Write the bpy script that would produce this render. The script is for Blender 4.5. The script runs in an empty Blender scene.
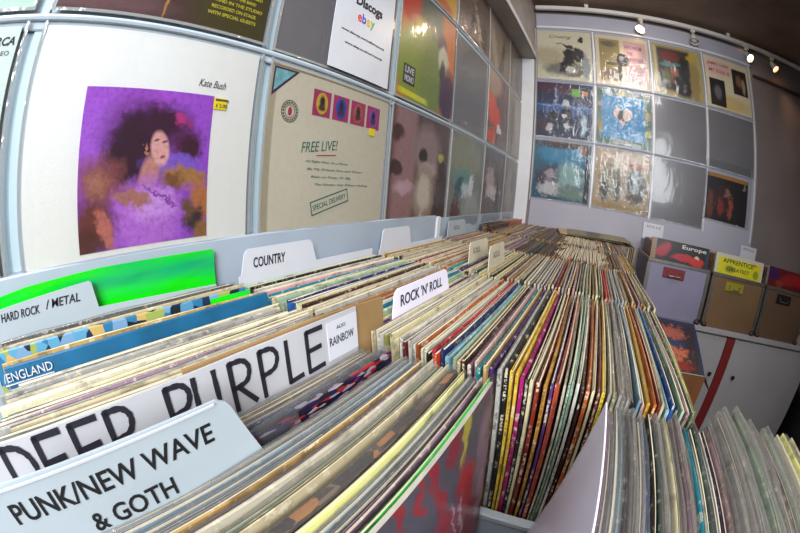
import bpy, math, random
from mathutils import Vector, Matrix
random.seed(7)
S = bpy.context.scene
COL = S.collection
PI = math.pi
rad = math.radians

# ------------------------------------------------------------------ camera
cam_d = bpy.data.cameras.new('camera')
cam = bpy.data.objects.new('camera', cam_d)
COL.objects.link(cam)
S.camera = cam
cam_d.type = 'PANO'
cam_d.panorama_type = 'FISHEYE_EQUISOLID'      # the photograph was taken with a fisheye lens
cam_d.sensor_fit = 'HORIZONTAL'
cam_d.sensor_width = 36
cam_d.sensor_height = 24
cam_d.fisheye_lens = 364.393 / 800 * 36
cam_d.fisheye_fov = PI
cam_d.clip_start = 0.005
right = Vector((0.86186, 0.50146, 0.07572))
up = Vector((-0.17723, 0.15794, 0.97141))
fwd = Vector((-0.47517, 0.85064, -0.22500))
cam.matrix_world = Matrix.Translation((0.42213, 0.02096, 1.19029)) @ Matrix((right, up, -fwd)).transposed().to_4x4()

# ------------------------------------------------------------------ light
world = bpy.data.worlds.new('world')
S.world = world
world.use_nodes = True
world.node_tree.nodes['Background'].inputs[0].default_value = (0.75, 0.85, 1.0, 1)
world.node_tree.nodes['Background'].inputs[1].default_value = 0.05


def area(name, loc, target, sx, sy, power, col, spread=180):
    d = bpy.data.lights.new(name, 'AREA')
    d.shape = 'RECTANGLE'
    d.size = sx
    d.size_y = sy
    d.energy = power
    d.color = col
    d.spread = math.radians(spread)
    o = bpy.data.objects.new(name, d)
    COL.objects.link(o)
    o.location = loc
    o.rotation_euler = (Vector(target) - Vector(loc)).to_track_quat('-Z', 'Y').to_euler()
    return o


area('shop_window_light', (1.05, -0.95, 1.80), (0.0, 0.15, 1.25), 0.9, 0.8, 25, (0.93, 0.97, 1.0), 125)
area('ceiling_lamp_light', (0.36, -0.05, 2.30), (0.40, 0.45, 1.0), 0.5, 0.8, 7.5, (1.0, 0.97, 0.94), 140)
area('far_wall_fill_light', (0.75, 0.95, 2.31), (0.45, 1.975, 1.55), 0.4, 0.4, 5.5, (1.0, 0.95, 0.92), 130)  # added fill with no visible fixture, lifts the far wall and far bins
V = S.view_settings
V.view_transform = 'Standard'
V.look = 'None'
V.exposure = 0.28
V.gamma = 1
V.use_curve_mapping = False


# ------------------------------------------------------------------ helpers
def lin(c):
    if isinstance(c, str):
        c = tuple(int(c[i:i + 2], 16) / 255 for i in (0, 2, 4))
    return tuple(x / 12.92 if x <= 0.04045 else ((x + 0.055) / 1.055) ** 2.4 for x in c) + (1,)


class NT:
    def __init__(s, name):
        s.m = bpy.data.materials.new(name)
        s.m.use_nodes = True
        s.t = s.m.node_tree
        s.b = s.t.nodes['Principled BSDF']
        s.out = s.t.nodes['Material Output']
        s._tc = None

    def n(s, typ, **kw):
        nd = s.t.nodes.new(typ)
        for k, v in kw.items():
            setattr(nd, k, v)
        return nd

    def link(s, a, b):
        s.t.links.new(a, b)

    def tc(s):
        if not s._tc:
            s._tc = s.n('ShaderNodeTexCoord')
        return s._tc

    def math(s, op, a, b=None, clamp=False):
        nd = s.n('ShaderNodeMath', operation=op, use_clamp=clamp)
        for i, x in enumerate((a, b)):
            if x is None:
                continue
            if isinstance(x, (int, float)):
                nd.inputs[i].default_value = x
            else:
                s.link(x, nd.inputs[i])
        return nd.outputs[0]

    def mix(s, fac, a, b, mode='MIX'):
        nd = s.n('ShaderNodeMix', data_type='RGBA', blend_type=mode)
        for sock, x in ((nd.inputs[0], fac), (nd.inputs[6], a), (nd.inputs[7], b)):
            if isinstance(x, (int, float)):
                sock.default_value = x
            elif isinstance(x, tuple):
                sock.default_value = x
            else:
                s.link(x, sock)
        return nd.outputs[2]

    def noise(s, scale, vec=None, detail=2, rough=0.5, out=0, stretch=None):
        nd = s.n('ShaderNodeTexNoise')
        nd.inputs['Scale'].default_value = scale
        nd.inputs['Detail'].default_value = detail
        nd.inputs['Roughness'].default_value = rough
        v = vec or s.tc().outputs['Object']
        if stretch:
            mp = s.n('ShaderNodeMapping')
            mp.inputs['Scale'].default_value = stretch
            s.link(v, mp.inputs[0])
            v = mp.outputs[0]
        s.link(v, nd.inputs['Vector'])
        return nd.outputs[out]

    def ramp(s, v, lo, hi):
        nd = s.n('ShaderNodeMapRange', clamp=True)
        s.link(v, nd.inputs[0])
        nd.inputs[1].default_value = lo
        nd.inputs[2].default_value = hi
        return nd.outputs[0]

    def bump(s, h, strength=0.3, dist=0.001):
        nd = s.n('ShaderNodeBump')
        nd.inputs['Strength'].default_value = strength
        nd.inputs['Distance'].default_value = dist
        s.link(h, nd.inputs['Height'])
        return nd.outputs[0]


def paint(name, col, rough=0.5, var=0.12, scale=6, metal=0, bump=0.0, coat=0.0):
    k = NT(name)
    c = lin(col)
    n = k.noise(scale, detail=4)
    d = tuple(x * (1 - var * 2) for x in c[:3]) + (1,)
    k.link(k.mix(k.ramp(n, 0.35, 0.75), c, d), k.b.inputs['Base Color'])
    k.b.inputs['Roughness'].default_value = rough
    k.b.inputs['Metallic'].default_value = metal
    k.b.inputs['Coat Weight'].default_value = coat
    if bump:
        k.link(k.bump(k.noise(scale * 18, detail=3), bump), k.b.inputs['Normal'])
    return k.m


def paper_record(name, col, rnd=0.25):
    """an LP sleeve: card edge colour, worn paper on the edges, printed marks on the spine and blotchy print on the faces"""
    k = NT(name)
    c = tuple(x * 0.80 for x in lin(col)[:3]) + (1,)
    info = k.n('ShaderNodeObjectInfo')
    rv = info.outputs['Random']
    cmb = k.n('ShaderNodeVectorMath', operation='ADD')
    k.link(k.tc().outputs['Object'], cmb.inputs[0])
    sc = k.n('ShaderNodeVectorMath', operation='SCALE')
    sc.inputs[0].default_value = (13.7, 7.3, 5.1)
    k.link(rv, sc.inputs['Scale'])
    k.link(sc.outputs[0], cmb.inputs[1])
    vec = cmb.outputs[0]
    hsv = k.n('ShaderNodeHueSaturation')
    hsv.inputs['Color'].default_value = c
    k.link(k.math('ADD', k.math('MULTIPLY', rv, rnd * 1.6), 1 - rnd * 0.8), hsv.inputs['Value'])
    k.link(k.math('ADD', k.math('MULTIPLY', rv, 0.04), 0.48), hsv.inputs['Hue'])
    base = hsv.outputs[0]
    # print blotches along the sleeve
    b1 = k.ramp(k.noise(38, vec, 3, 0.6, stretch=(4, 1, 1)), 0.52, 0.66)
    dark = tuple(x * 0.32 for x in c[:3]) + (1,)
    base = k.mix(k.math('MULTIPLY', b1, 0.75), base, dark)
    # worn card showing through at the edges
    w = k.ramp(k.noise(120, vec, 4, 0.7), 0.56, 0.64)
    base = k.mix(k.math('MULTIPLY', w, 0.55), base, lin('d8cdb4'))
    # lettering running along the spine
    g = k.n('ShaderNodeSeparateXYZ')
    k.link(k.tc().outputs['Generated'], g.inputs[0])
    geo = k.n('ShaderNodeNewGeometry')
    gn = k.n('ShaderNodeSeparateXYZ')
    k.link(geo.outputs['Normal'], gn.inputs[0])
    mid = k.math('LESS_THAN', k.math('ABSOLUTE', k.math('SUBTRACT', g.outputs[0], 0.5)), 0.3)
    front = k.math('GREATER_THAN', k.math('MULTIPLY', gn.outputs[1], -1), 0.5)
    word = k.ramp(k.noise(26, vec, 1, stretch=(0.1, 0.1, 1)), 0.53, 0.55)
    letter = k.ramp(k.noise(420, vec, 2, stretch=(0.8, 0.1, 1)), 0.48, 0.52)
    t = k.math('MULTIPLY', k.math('MULTIPLY', mid, front), k.math('MULTIPLY', k.math('MULTIPLY', word, letter), 0.6))
    lum = sum(c[:3]) / 3
    base = k.mix(t, base, lin('30241e') if lum > 0.25 else lin('e2d6b8'))
    # open top edge: card, inner bag and the dark slit between them
    top = k.math('GREATER_THAN', gn.outputs[2], 0.55)
    gx = k.math('ADD', g.outputs[0], k.math('MULTIPLY', k.math('SUBTRACT', k.noise(9, vec, 2), 0.5), 0.25))

    def band(c0, hw):
        return k.math('MULTIPLY', top, k.math('LESS_THAN', k.math('ABSOLUTE', k.math('SUBTRACT', gx, c0)), hw))
    base = k.mix(k.math('MULTIPLY', band(0.42, 0.10), 0.85), base, lin('1d1815'))
    base = k.mix(k.math('MULTIPLY', band(0.62, 0.11), k.ramp(rv, 0.35, 0.5)), base, lin('cabfa6'))
    k.link(base, k.b.inputs['Base Color'])
    k.b.inputs['Roughness'].default_value = 0.42
    k.link(k.bump(k.noise(160, vec, 3), 0.25), k.b.inputs['Normal'])
    return k.m


def plastic(name, tint='e4e8ec', haze=0.12, gloss=0.10, rough=0.12, wrinkle=0.5, scale=14):
    """thin clear polythene: mostly see-through, a little milky, with crinkled highlights"""
    k = NT(name)
    k.t.nodes.remove(k.b)
    tr = k.n('ShaderNodeBsdfTransparent')
    tr.inputs[0].default_value = lin(tint)
    df = k.n('ShaderNodeBsdfDiffuse')
    df.inputs[0].default_value = lin('e9e5e2')
    tl = k.n('ShaderNodeBsdfTranslucent')
    tl.inputs[0].default_value = lin('e9e5e2')
    gl = k.n('ShaderNodeBsdfGlossy')
    gl.inputs['Roughness'].default_value = rough
    nz = k.noise(scale, detail=3, rough=0.6, stretch=(1, 1, 0.45))
    bp = k.bump(nz, wrinkle, 0.01)
    k.link(bp, gl.inputs['Normal'])
    mm = k.n('ShaderNodeMixShader')
    mm.inputs[0].default_value = 0.5
    k.link(df.outputs[0], mm.inputs[1])
    k.link(tl.outputs[0], mm.inputs[2])
    m1 = k.n('ShaderNodeMixShader')
    m1.inputs[0].default_value = haze
    k.link(tr.outputs[0], m1.inputs[1])
    k.link(mm.outputs[0], m1.inputs[2])
    lw = k.n('ShaderNodeFresnel')
    lw.inputs['IOR'].default_value = 1.45
    k.link(bp, lw.inputs['Normal'])
    f = k.math('MINIMUM', k.math('ADD', k.math('MULTIPLY', lw.outputs[0], 0.35), gloss), 0.3)
    m2 = k.n('ShaderNodeMixShader')
    k.link(f, m2.inputs[0])
    k.link(m1.outputs[0], m2.inputs[1])
    k.link(gl.outputs[0], m2.inputs[2])
    k.link(m2.outputs[0], k.out.inputs[0])
    return k.m


def emit(name, col, strength):
    k = NT(name)
    k.b.inputs['Base Color'].default_value = lin(col)
    k.b.inputs['Emission Color'].default_value = lin(col)
    k.b.inputs['Emission Strength'].default_value = strength
    return k.m


def artwork(name, base, blobs, warp=0.05, wscale=7, grain=0.12, rough=0.35, seed=0.0, boost=1.0):
    """a printed picture: soft or hard patches of ink in the picture's own 0..1 frame.
    blob = (u, v, ru, rv, colour, softness[, 'r' for a rectangle[, angle]])"""
    k = NT(name)
    g = k.tc().outputs['Generated']
    sep = k.n('ShaderNodeSeparateXYZ')
    k.link(g, sep.inputs[0])
    uv = k.n('ShaderNodeCombineXYZ')
    k.link(sep.outputs[0], uv.inputs[0])
    k.link(sep.outputs[2], uv.inputs[1])
    uv.inputs[2].default_value = seed
    pure = uv.outputs[0]
    if warp:
        nz = k.n('ShaderNodeTexNoise')
        nz.inputs['Scale'].default_value = wscale
        nz.inputs['Detail'].default_value = 4
        nz.inputs['Roughness'].default_value = 0.65
        k.link(pure, nz.inputs['Vector'])
        s1 = k.n('ShaderNodeVectorMath', operation='SUBTRACT')
        k.link(nz.outputs['Color'], s1.inputs[0])
        s1.inputs[1].default_value = (0.5, 0.5, 0.5)
        s2 = k.n('ShaderNodeVectorMath', operation='SCALE')
        s2.inputs['Scale'].default_value = warp * 4
        k.link(s1.outputs[0], s2.inputs[0])
        s3 = k.n('ShaderNodeVectorMath', operation='ADD')
        k.link(pure, s3.inputs[0])
        k.link(s2.outputs[0], s3.inputs[1])
        wv = s3.outputs[0]
    else:
        wv = pure
    def ink(c):
        return tuple(min(0.85, x * boost) for x in lin(c)[:3]) + (1,)
    cur = ink(base)
    for b in blobs:
        u, v, ru, rv, c, soft = b[:6]
        shape = b[6] if len(b) > 6 else 'e'
        ang = b[7] if len(b) > 7 else 0
        src = pure if shape in 'rRo' else wv
        mp = k.n('ShaderNodeMapping', vector_type='TEXTURE')
        mp.inputs['Location'].default_value = (u, v, 0)
        mp.inputs['Rotation'].default_value = (0, 0, rad(ang))
        mp.inputs['Scale'].default_value = (ru, rv, 1)
        k.link(src, mp.inputs[0])
        if shape in 'rR':
            sp = k.n('ShaderNodeSeparateXYZ')
            k.link(mp.outputs[0], sp.inputs[0])
            d = k.math('MAXIMUM', k.math('ABSOLUTE', sp.outputs[0]), k.math('ABSOLUTE', sp.outputs[1]))
        else:
            fl = k.n('ShaderNodeVectorMath', operation='MULTIPLY')
            k.link(mp.outputs[0], fl.inputs[0])
            fl.inputs[1].default_value = (1, 1, 0)
            ln = k.n('ShaderNodeVectorMath', operation='LENGTH')
            k.link(fl.outputs[0], ln.inputs[0])
            d = ln.outputs['Value']
        soft *= 0.55
        f = k.ramp(d, 1 + soft, max(0.0, 1 - soft))
        cur = k.mix(f, cur, ink(c))
    if grain:
        gr = k.noise(28, pure, 5, 0.7)
        cur = k.mix(k.math('MULTIPLY', k.ramp(gr, 0.45, 0.75), grain * 2), cur, (0.02, 0.015, 0.015, 1))
    k.link(cur, k.b.inputs['Base Color'])
    k.b.inputs['Roughness'].default_value = rough
    return k.m


def mesh(name, verts, faces, mats, parent=None, loc=(0, 0, 0), rot=(0, 0, 0), fm=None, smooth=False):
    me = bpy.data.meshes.new(name)
    me.from_pydata([tuple(v) for v in verts], [], faces)
    if not isinstance(mats, (list, tuple)):
        mats = [mats]
    for m in mats:
        me.materials.append(m)
    if fm:
        for p, i in zip(me.polygons, fm):
            p.material_index = i
    if smooth:
        for p in me.polygons:
            p.use_smooth = True
    me.update()
    o = bpy.data.objects.new(name, me)
    COL.objects.link(o)
    o.location = loc
    o.rotation_euler = rot
    if parent:
        o.parent = parent
    return o


def empty(name, loc=(0, 0, 0), rot=(0, 0, 0)):
    o = bpy.data.objects.new(name, None)
    COL.objects.link(o)
    o.location = loc
    o.rotation_euler = rot
    o.empty_display_size = 0.05
    return o


def tag(o, label=None, cat=None, group=None, kind=None):
    if label:
        o['label'] = label
    if cat:
        o['category'] = cat
    if group:
        o['group'] = group
    if kind:
        o['kind'] = kind
    return o


class MB:
    """collects shapes into one mesh"""
    def __init__(s):
        s.v, s.f, s.m = [], [], []

    def add(s, vs, fs, mi=0):
        b = len(s.v)
        s.v += [tuple(v) for v in vs]
        s.f += [tuple(b + i for i in f) for f in fs]
        s.m += [mi] * len(fs)
        return s

    def box(s, x0, x1, y0, y1, z0, z1, mi=0, c=0.0):
        c = min(c, (x1 - x0) * .45, (y1 - y0) * .45, (z1 - z0) * .45)
        if c <= 0:
            vs = [(x, y, z) for z in (z0, z1) for y in (y0, y1) for x in (x0, x1)]
            return s.add(vs, [(0, 2, 3, 1), (4, 5, 7, 6), (0, 1, 5, 4), (2, 6, 7, 3), (0, 4, 6, 2), (1, 3, 7, 5)], mi)
        rings = []
        for z, i in ((z0, c), (z0 + c, 0), (z1 - c, 0), (z1, c)):
            a0, a1, b0, b1 = x0 + i, x1 - i, y0 + i, y1 - i
            rings.append([(a0 + c, b0, z), (a1 - c, b0, z), (a1, b0 + c, z), (a1, b1 - c, z), (a1 - c, b1, z), (a0 + c, b1, z), (a0, b1 - c, z), (a0, b0 + c, z)])
        vs = [p for r in rings for p in r]
        fs = [tuple(reversed(range(8))), tuple(range(24, 32))]
        for k in range(3):
            for j in range(8):
                a = k * 8 + j
                b = k * 8 + (j + 1) % 8
                fs.append((a, b, b + 8, a + 8))
        return s.add(vs, fs, mi)

    def tube(s, pts, r, seg=10, mi=0, cap=True):
        pts = [Vector(p) for p in pts]
        rs = r if isinstance(r, (list, tuple)) else [r] * len(pts)
        vs, fs = [], []
        prev = None
        for i, p in enumerate(pts):
            d = (pts[min(i + 1, len(pts) - 1)] - pts[max(i - 1, 0)]).normalized()
            if prev is None:
                a = d.orthogonal().normalized()
            else:
                a = (prev - d * prev.dot(d)).normalized()
            prev = a
            b = d.cross(a)
            for j in range(seg):
                t = 2 * PI * j / seg
                vs.append(p + (a * math.cos(t) + b * math.sin(t)) * rs[i])
        for i in range(len(pts) - 1):
            for j in range(seg):
                q = (j + 1) % seg
                fs.append((i * seg + j, i * seg + q, (i + 1) * seg + q, (i + 1) * seg + j))
        if cap:
            fs.append(tuple(reversed(range(seg))))
            fs.append(tuple((len(pts) - 1) * seg + j for j in range(seg)))
        return s.add(vs, fs, mi)

    def build(s, name, mats, parent=None, loc=(0, 0, 0), rot=(0, 0, 0), smooth=False):
        return mesh(name, s.v, s.f, mats, parent, loc, rot, s.m, smooth)


def box_obj(name, x0, x1, y0, y1, z0, z1, mat, parent=None, c=0.0, loc=(0, 0, 0), rot=(0, 0, 0)):
    return MB().box(x0, x1, y0, y1, z0, z1, 0, c).build(name, mat, parent, loc, rot)


def text_mesh(name, body, mat, o, xd, yd, w, h, parent, thick=0.0002, weight=0.0, shear=0.0):
    """flat printed lettering fitted to a w x h box whose lower left corner is o"""
    cu = bpy.data.curves.new('t', 'FONT')
    cu.body = body
    cu.resolution_u = 3
    cu.extrude = 0.01
    cu.offset = weight
    cu.shear = shear
    cu.align_x = 'CENTER'
    tmp = bpy.data.objects.new('t', cu)
    COL.objects.link(tmp)
    dg = bpy.context.evaluated_depsgraph_get()
    me = bpy.data.meshes.new_from_object(tmp.evaluated_get(dg))
    bpy.data.objects.remove(tmp)
    xs = [v.co.x for v in me.vertices]
    ys = [v.co.y for v in me.vertices]
    x0, x1, y0, y1 = min(xs), max(xs), min(ys), max(ys)
    o, xd, yd = Vector(o), Vector(xd).normalized(), Vector(yd).normalized()
    nd = xd.cross(yd)
    for v in me.vertices:
        a = (v.co.x - x0) / (x1 - x0) * w
        b = (v.co.y - y0) / (y1 - y0) * h
        v.co = o + xd * a + yd * b + nd * (thick if v.co.z > 0 else -thick * 0.5)
    me.materials.clear()
    me.materials.append(mat)
    ob = bpy.data.objects.new(name, me)
    COL.objects.link(ob)
    if parent:
        ob.parent = parent
    return ob


def smooth_line(p, n=5):
    if len(p) < 3:
        return p
    q = [p[0]] + list(p) + [p[-1]]
    out = []
    for i in range(1, len(q) - 2):
        for j in range(n):
            t = j / n
            out.append(tuple(0.5 * (2 * q[i][k] + (q[i + 1][k] - q[i - 1][k]) * t + (2 * q[i - 1][k] - 5 * q[i][k] + 4 * q[i + 1][k] - q[i + 2][k]) * t * t + (3 * q[i][k] - q[i - 1][k] - 3 * q[i + 1][k] + q[i + 2][k]) * t ** 3) for k in (0, 1)))
    return out + [p[-1]]


def strokes(name, lines, mat, o, xd, yd, width, parent, thick=0.0003):
    """hand-drawn marker lettering: each line is a polyline in (a, b) metres from o"""
    o, xd, yd = Vector(o), Vector(xd).normalized(), Vector(yd).normalized()
    nd = xd.cross(yd)
    mb = MB()
    for ln in lines:
        pts = [o + xd * a + yd * b + nd * 0.0002 for a, b in ln]
        n = len(pts)
        L, Rr = [], []
        for i, p in enumerate(pts):
            d = (pts[min(i + 1, n - 1)] - pts[max(i - 1, 0)]).normalized()
            sd = nd.cross(d) * width / 2 * (1 + 0.15 * math.sin(i * 2.3))
            if i == 0:
                p = p - d * width * 0.3
            if i == n - 1:
                p = p + d * width * 0.3
            L.append(p + sd)
            Rr.append(p - sd)
        vs = L + Rr + [q + nd * thick for q in L] + [q + nd * thick for q in Rr]
        fs = []
        for i in range(n - 1):
            fs.append((2 * n + i, 3 * n + i, 3 * n + i + 1, 2 * n + i + 1))
            fs.append((i, i + 1, 2 * n + 1 + i, 2 * n + i))
            fs.append((n + i, 3 * n + i, 3 * n + i + 1, n + i + 1))
        mb.add(vs, fs)
    return mb.build(name, mat, parent)


# ------------------------------------------------------------------ materials
M = {}
M['wall_blue'] = paint('pale blue wall paint', 'a9bcc6', 0.55, 0.08, 3, bump=0.05)
M['wall_lilac'] = paint('lilac grey wall paint', 'a7a5b2', 0.55, 0.08, 2.5, bump=0.05)
M['wall_dark'] = paint('taupe wall paint', '7d726f', 0.5, 0.15, 2.5, bump=0.05)
M['board_blue'] = paint('grey blue painted board', 'a3aebb', 0.4, 0.1, 5)
M['marker_card'] = paint('greyish marker card', 'b9b8bd', 0.4, 0.08, 10)
M['trim_white'] = paint('white gloss trim paint', 'd5d5d8', 0.3, 0.06, 9)
M['soffit'] = paint('taupe soffit board', 'a3968c', 0.45, 0.15, 8)
M['ceiling'] = paint('brown grey ceiling paint', '8c7466', 0.5, 0.2, 3)
M['floor'] = paint('dark floor boards', '3a302a', 0.5, 0.2, 5)
M['batten'] = paint('pale metal batten', 'b4bfc9', 0.22, 0.06, 20, coat=0.4)
M['black'] = paint('black print', '17161a', 0.5, 0.05)
M['navyprint'] = paint('near black print', '22202a', 0.5, 0.05)
M['card_white'] = paint('white card', 'c9cad2', 0.35, 0.04, 12)
M['card_grey'] = paint('greyish white plastic card', 'a9b3ba', 0.28, 0.05, 12, coat=0.3)
M['card_lilac'] = paint('lilac white card', 'ebe6f6', 0.35, 0.04, 12)
M['card_brown'] = paint('brown cardboard', '9a7a50', 0.6, 0.15, 18)
M['card_cream'] = paint('cream card', 'cfc7ae', 0.5, 0.1, 14)
M['paper_edge'] = paint('paper edge', 'cfc8b8', 0.5, 0.15, 60)
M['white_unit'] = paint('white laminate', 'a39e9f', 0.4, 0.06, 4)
M['red_trim'] = paint('dark red trim', '7c2526', 0.4, 0.1)
M['blacksteel'] = paint('black hardware', '1c1a1a', 0.4, 0.1)
M['steel'] = paint('worn metal edging', '8d8782', 0.35, 0.12, 20, metal=0.8)
M['lamp_white'] = paint('white lamp enamel', 'd8d4cf', 0.3, 0.05)
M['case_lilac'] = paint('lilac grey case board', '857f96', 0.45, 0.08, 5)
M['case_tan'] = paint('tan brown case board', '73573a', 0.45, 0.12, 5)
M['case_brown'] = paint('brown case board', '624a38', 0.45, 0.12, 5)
M['case_dark'] = paint('dark case rim', '3a2c28', 0.5, 0.1, 10)
M['yellow'] = paint('yellow sticker', 'f2d81c', 0.4, 0.06)
M['carton'] = paint('brown carton', '7b4a24', 0.6, 0.15, 9)
M['wood'] = paint('bare wood', '6e5238', 0.6, 0.2, 9)
M['bulb'] = emit('lit warm bulb', 'ffd9a0', 14)
M['bulb_dim'] = emit('lit amber bulb', 'ffa060', 8)
M['clear'] = plastic('clear wall pocket plastic', 'f3f5f7', 0.02, 0.015, 0.10, 0.25, 16)
M['clear_wrinkled'] = plastic('wrinkled clear plastic', 'eef0f2', 0.02, 0.025, 0.08, 1.0, 20)
M['grey_pocket'] = plastic('cloudy grey empty pocket', '8d8b8e', 0.10, 0.02, 0.25, 0.25, 9)
M['sleeve'] = plastic('polythene outer sleeve', 'f4f6f8', 0.10, 0.03, 0.16, 0.6, 30)
M['sleeve2'] = plastic('milky outer sleeve', 'f0eeec', 0.15, 0.025, 0.2, 0.6, 30)
M['seam'] = plastic('welded plastic seam', 'e6eaee', 0.45, 0.12, 0.12, 0.6, 60)
k_ = NT('neon green plastic')
k_.link(k_.mix(k_.ramp(k_.noise(7, detail=2, stretch=(1, 0.6, 5)), 0.42, 0.68), lin('12dc10'), lin('10a868')), k_.b.inputs['Base Color'])
k_.b.inputs['Roughness'].default_value = 0.12
k_.b.inputs['Coat Weight'].default_value = 0.5
k_.b.inputs['Transmission Weight'].default_value = 0.15
k_.link(k_.bump(k_.noise(9, detail=2, stretch=(1, 1, 3)), 0.5, 0.01), k_.b.inputs['Normal'])
M['neon'] = k_.m

PAL = {
    'cream': 'c6b893', 'ivory': 'cdc5ae', 'off white': 'c4bfb6', 'pale grey': 'b0aea8', 'grey': '86837f', 'dark grey': '4b4848',
    'black': '1f1c1e', 'dark brown': '3f2419', 'brown': '74492b', 'tan': 'b08b58', 'gold': 'c99a3c', 'mustard yellow': 'dcb63a', 'pale yellow': 'd9cf86',
    'orange': 'c8752c', 'rust red': 'a3452a', 'bright red': 'c8281e', 'dark red': '7a1a1c', 'maroon': '561a24', 'magenta': 'a82060', 'pink': 'c99a9c',
    'mauve': '8d7080', 'purple': '4a2c62', 'navy blue': '1f2c5c', 'bright blue': '245a9c', 'light blue': '86aec4', 'teal': '1f7f96', 'turquoise': '2fa0a8',
    'dark green': '23463c', 'green': '3e8a58', 'pale green': '9fb9a0', 'olive': '77713c', 'bright green': '3cc042',
}
R = {n: paper_record(n + ' record card', c) for n, c in PAL.items()}

# ------------------------------------------------------------------ the room
L = 1.975
struct = lambda o: tag(o, kind='structure')
struct(box_obj('floor', -0.1, 2.7, -2.1, L + 0.1, -0.05, 0.0, M['floor']))
struct(box_obj('wall_left', -0.1, 0.0, -2.1, L + 0.1, 0.0, 2.42, M['wall_blue']))
struct(box_obj('wall_far', 0.0, 2.7, L, L + 0.1, 0.0, 2.42, M['wall_dark']))
struct(box_obj('wall_right', 2.6, 2.7, -2.1, L, 0.0, 2.42, M['wall_dark']))
struct(box_obj('wall_back', 0.0, 2.6, -2.1, -2.0, 0.0, 2.42, M['wall_lilac']))
struct(box_obj('ceiling', 0.0, 2.6, -2.0, L, 2.36, 2.42, M['ceiling']))
struct(box_obj('trim_1', 0.0, 0.085, -2.0, L - 0.001, 1.985, 2.359, M['soffit'], c=0.004))       # boxed soffit above the left wall
struct(box_obj('trim_2', 0.085, 0.092, -2.0, L - 0.002, 1.985, 2.015, M['trim_white'], c=0.002))
struct(box_obj('trim_3', 0.002, 0.078, L - 0.02, L - 0.001, 0.9, 1.984, M['trim_white'], c=0.003))   # white post in the corner
struct(box_obj('trim_4', 0.094, 1.44, L - 0.008, L - 0.0005, 0.0, 2.30, M['wall_lilac']))         # pale board carrying the far pockets
struct(box_obj('trim_5', 0.094, 1.445, L - 0.018, L - 0.009, 2.195, 2.21, M['trim_white'], c=0.002))
struct(box_obj('trim_6', 1.46, 2.6, L - 0.012, L - 0.001, 2.135, 2.155, M['case_dark'], c=0.002))
# battens between the rows of wall pockets
for i, z in enumerate((1.372, 1.707)):
    mb = MB()
    mb.box(0.0005, 0.006, -2.0, L - 0.03, z - 0.011, z + 0.011, 0, 0.002)
    mb.tube([(0.008, y / 10, z + 0.004) for y in range(-20, 20)], 0.0045, 8)
    struct(mb.build('trim_%d' % (7 + i), M['batten']))
for i in range(6):
    struct(MB().box(0.0005, 0.004, i * 0.335 - 0.013, i * 0.335 + 0.003 - 0.004, 1.112, 1.984, 0, 0.001).build('trim_%d' % (9 + i), M['wall_blue' if i < 2 else 'trim_white']))

# backing board of the record bins along the left wall
struct(box_obj('trim_15', 0.0005, 0.014, -2.0, 0.935, 0.70, 1.112, M['board_blue'], c=0.002))
struct(box_obj('trim_16', 0.0005, 0.017, 0.937, 0.962, 0.70, 1.108, M['trim_white'], c=0.002))
struct(box_obj('trim_17', 0.0005, 0.012, 0.964, L - 0.022, 0.70, 1.104, M['board_blue'], c=0.002))


# ------------------------------------------------------------------ wall pockets with covers
def pocket_sheet(name, w, h, mat, parent, bulge=0.004, y=-0.004, amp=0.0012, seed=1):
    """front sheet of a clear pocket, slightly pillowed, with welded seams"""
    rnd = random.Random(seed)
    N = 10
    vs, fs = [], []
    for j in range(N + 1):
        for i in range(N + 1):
            a, b = i / N, j / N
            e = min(1, 4 * min(a, 1 - a, b, 1 - b))
            vs.append((a * w, y - bulge * e - amp * e * rnd.uniform(-1, 1), b * h))
    for j in range(N):
        for i in range(N):
            p = j * (N + 1) + i
            fs.append((p, p + 1, p + N + 2, p + N + 1))
    return mesh(name, vs, fs, mat, parent, smooth=True)


def wall_item(wall, k, row_z0, w, h, dk=0.0, dz=0.0):
    pass


def cover(loc, rotz, w, h, mat, label, plasticmat, seed, group=None, t=0.004, extra=None, tilt=0.0, pw=None, ph=None, pdx=-0.006, pdz=-0.004):
    """a record sleeve hung on the wall inside a clear pocket; local x along the wall, -y out of it"""
    root = empty('record_cover', loc, (0, 0, rotz))
    tag(root, label, 'record cover', group)
    mb = MB()
    mb.add([(0, -t, 0), (w, -t, 0), (w, -t, h), (0, -t, h), (0, 0, 0), (w, 0, 0), (w, 0, h), (0, 0, h)],
           [(0, 1, 2, 3)], 0)
    mb.add([(0, -t, 0), (w, -t, 0), (w, -t, h), (0, -t, h), (0, 0, 0), (w, 0, 0), (w, 0, h), (0, 0, h)],
           [(5, 4, 7, 6), (1, 0, 4, 5), (3, 2, 6, 7), (0, 3, 7, 4), (2, 1, 5, 6)], 1)
    o = mb.build('sleeve', [mat, M['paper_edge']], root)
    if extra:
        extra(root, t)
    pw = pw or 0.326
    ph = ph or 0.322
    p = pocket_sheet('plastic_pocket', pw, ph, plasticmat, root, 0.003, -t - 0.0012, 0.0009, seed)
    p.location = (pdx, 0, pdz)
    s = MB()
    s.box(0, 0.004, -t - 0.0016, -t - 0.0006, 0, ph).box(pw - 0.004, pw, -t - 0.0016, -t - 0.0006, 0, ph)
    s.box(0.004, pw - 0.004, -t - 0.0016, -t - 0.0006, 0, 0.004)
    q = s.build('pocket_seam', M['seam'], root)
    q.location = (pdx, 0, pdz)
    return root


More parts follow.
